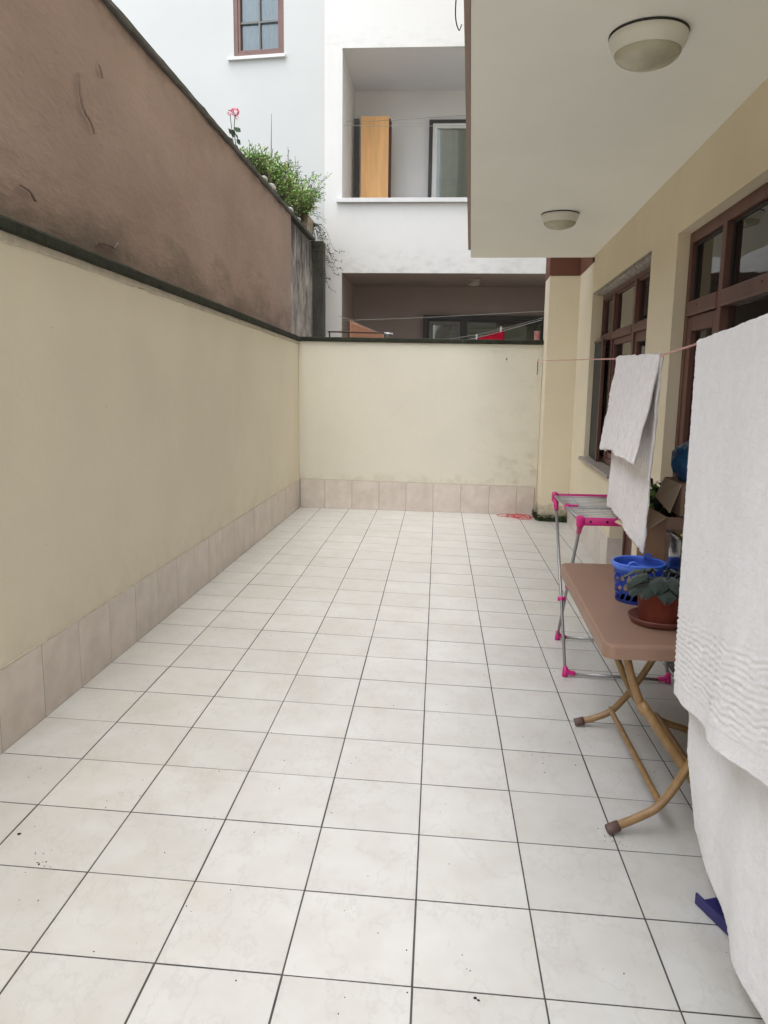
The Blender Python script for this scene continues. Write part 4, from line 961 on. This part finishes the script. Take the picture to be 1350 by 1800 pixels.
# cardboard boxes
def flap(parent, a, b, c, d, m_='card'):
    bm = new(); v = [Vector(q) for q in (a, b, c, d)]; n_ = (v[1]-v[0]).cross(v[3]-v[0]).normalized()*.004
    hexa(bm, [*v, *[q+n_ for q in v]]); link('flap', bm, m_, parent)
cb = thing('cardboard_box', 'open cardboard box at the far end of the table with its flap folded out', 'box')
X0, X1, YY0, YY1, Z0, Z1 = 2.655, 2.895, 1.90, 2.34, TT+.002, .94
bm = new(); w_ = .004
box(bm, X0, X0+w_, YY0, YY1, Z0, Z1); box(bm, X1-w_, X1, YY0, YY1, Z0, Z1); box(bm, X0+w_, X1-w_, YY0, YY0+w_, Z0, Z1); box(bm, X0+w_, X1-w_, YY1-w_, YY1, Z0, Z1); box(bm, X0+w_, X1-w_, YY0+w_, YY1-w_, Z0, Z0+w_)
link('carton', bm, 'card', cb)
flap(cb, (X0-.001, 2.32, Z1), (X0-.001, 1.905, Z1), (X0-.10, 1.94, Z1-.085), (X0-.13, 2.27, Z1-.09), 'card_in')
flap(cb, (X0+.01, YY1+.001, Z1), (X1-.02, YY1+.001, Z1), (X1-.02, YY1+.05, Z1+.05), (X0+.02, YY1+.05, Z1+.05), 'card')
t = thing('leafy_cuttings', 'bunch of dull green cuttings poking out of the open cardboard box', 'cuttings', loc=(2.72, 2.24, .72))
bush(t, (0, 0, .05), .08, .30, 18, 9, 'leaf_dark', .055); bush(t, (-.01, 0, .05), .08, .30, 10, 7, 'leaf', .045, name='pale_foliage'); 
cb2 = thing('cardboard_box', 'upper brown cardboard box stacked on the open one under the blue bag', 'box')
bm = new(); box(bm, 2.705, 2.90, 1.89, 2.14, .946, 1.085, .002); link('carton', bm, 'card', cb2)
flap(cb2, (2.703, 2.14, 1.083), (2.703, 1.90, 1.083), (2.672, 1.93, .955), (2.655, 2.10, 1.00), 'card_in')
for X_, Y_, Z_ in (): pass
def bag(label, c, r, seed, sc_=(1, 1, 1)):
    bm = new(); bmesh.ops.create_icosphere(bm, subdivisions=5, radius=1)
    for v in bm.verts:
        p = v.co.copy(); d = 1+.16*noise.noise(p*1.8+Vector((seed, 0, 0)))+.10*abs(noise.noise(p*4.5+Vector((0, seed, 0))))-.05*abs(noise.noise(p*10))
        q = Vector((p.x*sc_[0], p.y*sc_[1], p.z*sc_[2]))*r*d; q.z = max(q.z, -r*sc_[2]*.72)
        v.co = q+Vector(c)
    return tag(link('plastic_bag', bm, 'bluebag', None, True), label, 'bag')
bag('dark blue plastic bag stuffed full on top of the upper cardboard box', (2.80, 2.0, 1.085+.085*.72*1.25+.002), .085, 3, (1.35, 1.3, 1.25))
bag('blue plastic bag slumped on the table between basket and clear tub', (2.715, 1.76, TT+.115*.72*1.15+.004), .115, 8, (.80, .75, 1.15))
ct = thing('plastic_tub', 'clear plastic tub holding a yellow squash and an orange fruit', 'tub')
bm = new(); a0, a1, b0, b1, c0, c1 = 2.592, 2.79, 1.49, 1.635, TT+.002, .935
for q in ((a0, a0+.003, b0, b1, c0, c1), (a1-.003, a1, b0, b1, c0, c1), (a0+.003, a1-.003, b0, b0+.003, c0, c1), (a0+.003, a1-.003, b1-.003, b1, c0, c1), (a0+.003, a1-.003, b0+.003, b1-.003, c0, c0+.003)): box(bm, *q)
link('tub_wall', bm, 'clear', ct)
bm = new(); 
for q in ((a0-.012, a1+.012, b0-.012, b0, c1-.010, c1), (a0-.012, a1+.012, b1, b1+.012, c1-.010, c1), (a0-.012, a0, b0, b1, c1-.010, c1), (a1, a1+.012, b0, b1, c1-.010, c1)): box(bm, *q, .001)
link('tub_rim', bm, 'clear', ct)
bm = new(); box(bm, a0+.01, a1-.01, b0+.01, b1-.01, c0+.006, c0+.15, .004); tag(link('dark_packet', bm, 'tealdark'), 'dark teal packet filling the lower half of the clear tub', 'packet')
bm = new(); box(bm, a0+.006, a0+.016, b0+.03, b1-.03, c0+.154, c0+.25, .004); tag(link('purple_carton', bm, 'purple'), 'slim purple packet standing at the left inside the clear tub', 'packet')
bm = new(); lathe(bm, (0, 0, 0), [(.001, 0)]+[(.045*math.sin(k*math.pi/10), .038-.038*math.cos(k*math.pi/10)) for k in range(1, 10)]+[(.001, .076)], 30, lambda c, r, z, a: c+Vector((r*(1+.05*math.cos(a*9))*math.cos(a), r*(1+.05*math.cos(a*9))*math.sin(a), z)))
o = link('squash', bm, 'squash', None, True); o.location = (2.650, 1.562, c0+.245); tag(o, 'round ribbed yellow green squash lying on top in the clear tub', 'squash')
bm = new(); bmesh.ops.create_uvsphere(bm, u_segments=20, v_segments=12, radius=.036)
o = link('orange', bm, 'orange', None, True); o.location = (2.637, 1.545, c0+.197); tag(o, 'orange fruit below the squash in the clear tub', 'fruit')

# ------------------------------------------------------------------ clothesline and towels
LP = [(2.804, 7.68, 1.757), (2.556, 2.55, 1.617), (2.520, 1.70, 1.600), (2.472, 1.08, 1.618), (2.44, .55, 1.640), (2.42, 0.0, 1.675), (2.40, -.8, 1.74), (2.40, -3.5, 2.0)]
LPv = [Vector(p) for p in LP]
def lp(y):
    for a, b in zip(LPv, LPv[1:]):
        if b.y <= y <= a.y: return a.lerp(b, (a.y-y)/(a.y-b.y))
    return LPv[-1]
bm = new(); pts = []
for a, b in zip(LPv, LPv[1:]):
    for k in range(6): pts.append(a.lerp(b, k/6))
pts.append(LPv[-1]); tube(bm, pts, .0036, 8)
tag(link('clothesline', bm, 'line'), 'pink clothesline running from the end wall hook past both white towels', 'clothesline')
def towel(name, label, ya, yb, front, back, ns, nt_, warp, m_, thick=.007, ribs=None, r0=.007, streak=0, back_m=None):
    """front/back: functions s -> hanging length; warp(s, side, t, h) -> (dx, dy, dz)"""
    bm = new(); grid = []
    for i in range(ns+1):
        s = i/ns; y = ya+(yb-ya)*s; c = lp(y)+Vector((0, 0, .0)); F_, B_ = front(s), back(s); col = []
        for j in range(nt_+1):
            v = j/nt_
            k = int(nt_*.44)
            if j < k: side = -1; t_ = 1-j/k; h = t_*F_
            elif j > nt_-k*1.08: side = 1; t_ = (j-(nt_-k*1.08))/(k*1.08); h = t_*B_
            else: side = 0; t_ = 0; h = 0
            if side == 0:
                a = math.pi*(j-k)/(nt_-k*1.08-k); a = min(max(a, 0), math.pi)
                p = c+Vector((-math.cos(a)*r0, 0, math.sin(a)*r0))
            else:
                dx, dy, dz = warp(s, side, t_, h); p = c+Vector((side*r0+dx, dy, -h+dz))
            col.append(bm.verts.new(p))
        grid.append(col)
    for a, b in zip(grid, grid[1:]):
        for j in range(nt_): bm.faces.new((a[j], a[j+1], b[j+1], b[j]))
    bmesh.ops.recalc_face_normals(bm, faces=bm.faces[:]); bm.normal_update()
    for v in bm.verts:
        n3 = v.normal; p = v.co
        v.co = p+n3*(.0012*noise.noise(p*85)+.0018*noise.noise(p*210)+.004*noise.noise(Vector((p.x*3, p.y*7, p.z*1.6)))+(streak*(noise.noise(Vector((p.x*10, p.y*75, p.z*9)))) if streak else 0))
    if ribs: ribs(bm)
    o = link(name, bm, m_, None, True)
    sm = o.modifiers.new('thickness', 'SOLIDIFY'); sm.thickness = thick; sm.offset = -1
    if back_m: o.data.materials.append(M[back_m]); sm.material_offset = 1; sm.material_offset_rim = 0
    return tag(o, label, 'towel')
# bath mat
def w1(s, side, t, h):
    dx = (-.050-.028*s)*t**1.1 if side < 0 else .012*t
    dx += .010*math.sin(s*6.0+1)*t+.006*math.sin(s*15)*t
    e = 1-s
    dy = (.125*e+.02*s)*t*.72 if side < 0 else (.07*e+.085*s)*t
    if side > 0: dx += -.018*t
    return dx, dy, .012*noise.noise((s*9, side*3, 0))*t+.006*noise.noise((s*40, side*3, 0))*t
towel('bath_mat', 'worn white bath mat doubled over the line in front of the drying rack', 2.53, 1.665, lambda s: .455-.028*math.sin(s*3.1)-.036*s, lambda s: .745+.045*s-.03*math.sin(s*3.14)+.0*s, 90, 260, w1, 'bathmat', .009, r0=.010, streak=.007)
# big bath towel: short ribbed end in front, long end almost to the floor behind
def wf(s): return 1.11-.20*s
def w2(s, side, t, h):
    f = .020*math.sin(s*8+.6)*t+.009*math.sin(s*21+2)*t**1.5
    if side < 0: dx = -.022*t+f-.018*math.sin(s*3.14)*t**2; dy = -.050*t; dz = 0
    else: dx = .020*t+.8*f; dy = -.085*t-.02*math.sin(t*3.1)*(1-s); dz = 0
    if side > 0: dy -= .10*max(0, t-.86)/.14*(1-s)**2
    return dx, dy, dz
def ribs2(bm):
    for v in bm.verts:
        p = v.co; y = p.y; s = (1.085-y)/1.42
        c = lp(min(max(y, -.4), 1.2)); h = c.z-p.z; F_ = wf(min(max(s, 0), 1)); q = F_-h
        if p.x < c.x-.004 and .045 < q < .27:
            a = min(1, (q-.045)/.02, (.27-q)/.03)
            n1 = noise.noise((y*9, q*5, 0)); n2_ = noise.noise((y*24, q*30, 3))
            ph = q*2*math.pi/.0175+6.5*n1+2.4*n2_
            amp = .0030*(.45+1.1*abs(noise.noise((y*14, q*45, 5))))
            v.co.x -= a*(amp*(1-abs(math.sin(ph*.5)))*2-amp+.0022*noise.noise((y*70, q*150, 1)))
        elif p.x < c.x-.004 and q >= .27:
            v.co.x -= .0011*math.sin(y*2*math.pi/.075+2.5*noise.noise((y*3, q*2, 0)))*min(1, (q-.27)/.05)*max(0, .4+noise.noise((y*2, q*2.2, 4)))
        elif p.x < c.x-.004 and q < .04: v.co.x += .002
towel('bath_towel', 'large white bath towel with a ribbed end filling the right edge', 1.085, -.34, wf, lambda s: 1.50+.085*math.sin(min(1, s*2.2)*1.57)-.01*s, 210, 560, w2, 'towel', .006, ribs=ribs2, r0=.012)

# navy dustpan on the floor behind the towel
dp = thing('dustpan', 'navy blue plastic dustpan on the floor half hidden by the large towel', 'dustpan')
def Dp(a, b, z):
    o_ = Vector((2.476, .745, fz(2.5)+.004)); ax = Vector((.94, .34, 0)).normalized(); ay = Vector((.34, -.94, 0)).normalized(); return o_+ax*a+ay*b+Vector((0, 0, z))
bm = new(); box(bm, 0, .24, 0, .30, .0, .006, .001, Dp); link('pan', bm, 'navy', dp)
for q in ((0, .006, 0, .30, .006, .035), (.234, .24, 0, .30, .006, .035), (.006, .234, .294, .30, .006, .04)):
    bm = new(); box(bm, *q, .001, Dp); link('pan_side', bm, 'navy', dp)
bm = new(); tube(bm, [Dp(.12, .30, .03), Dp(.12, .42, .05)], .011, 10); link('handle', bm, 'navy', dp, True)
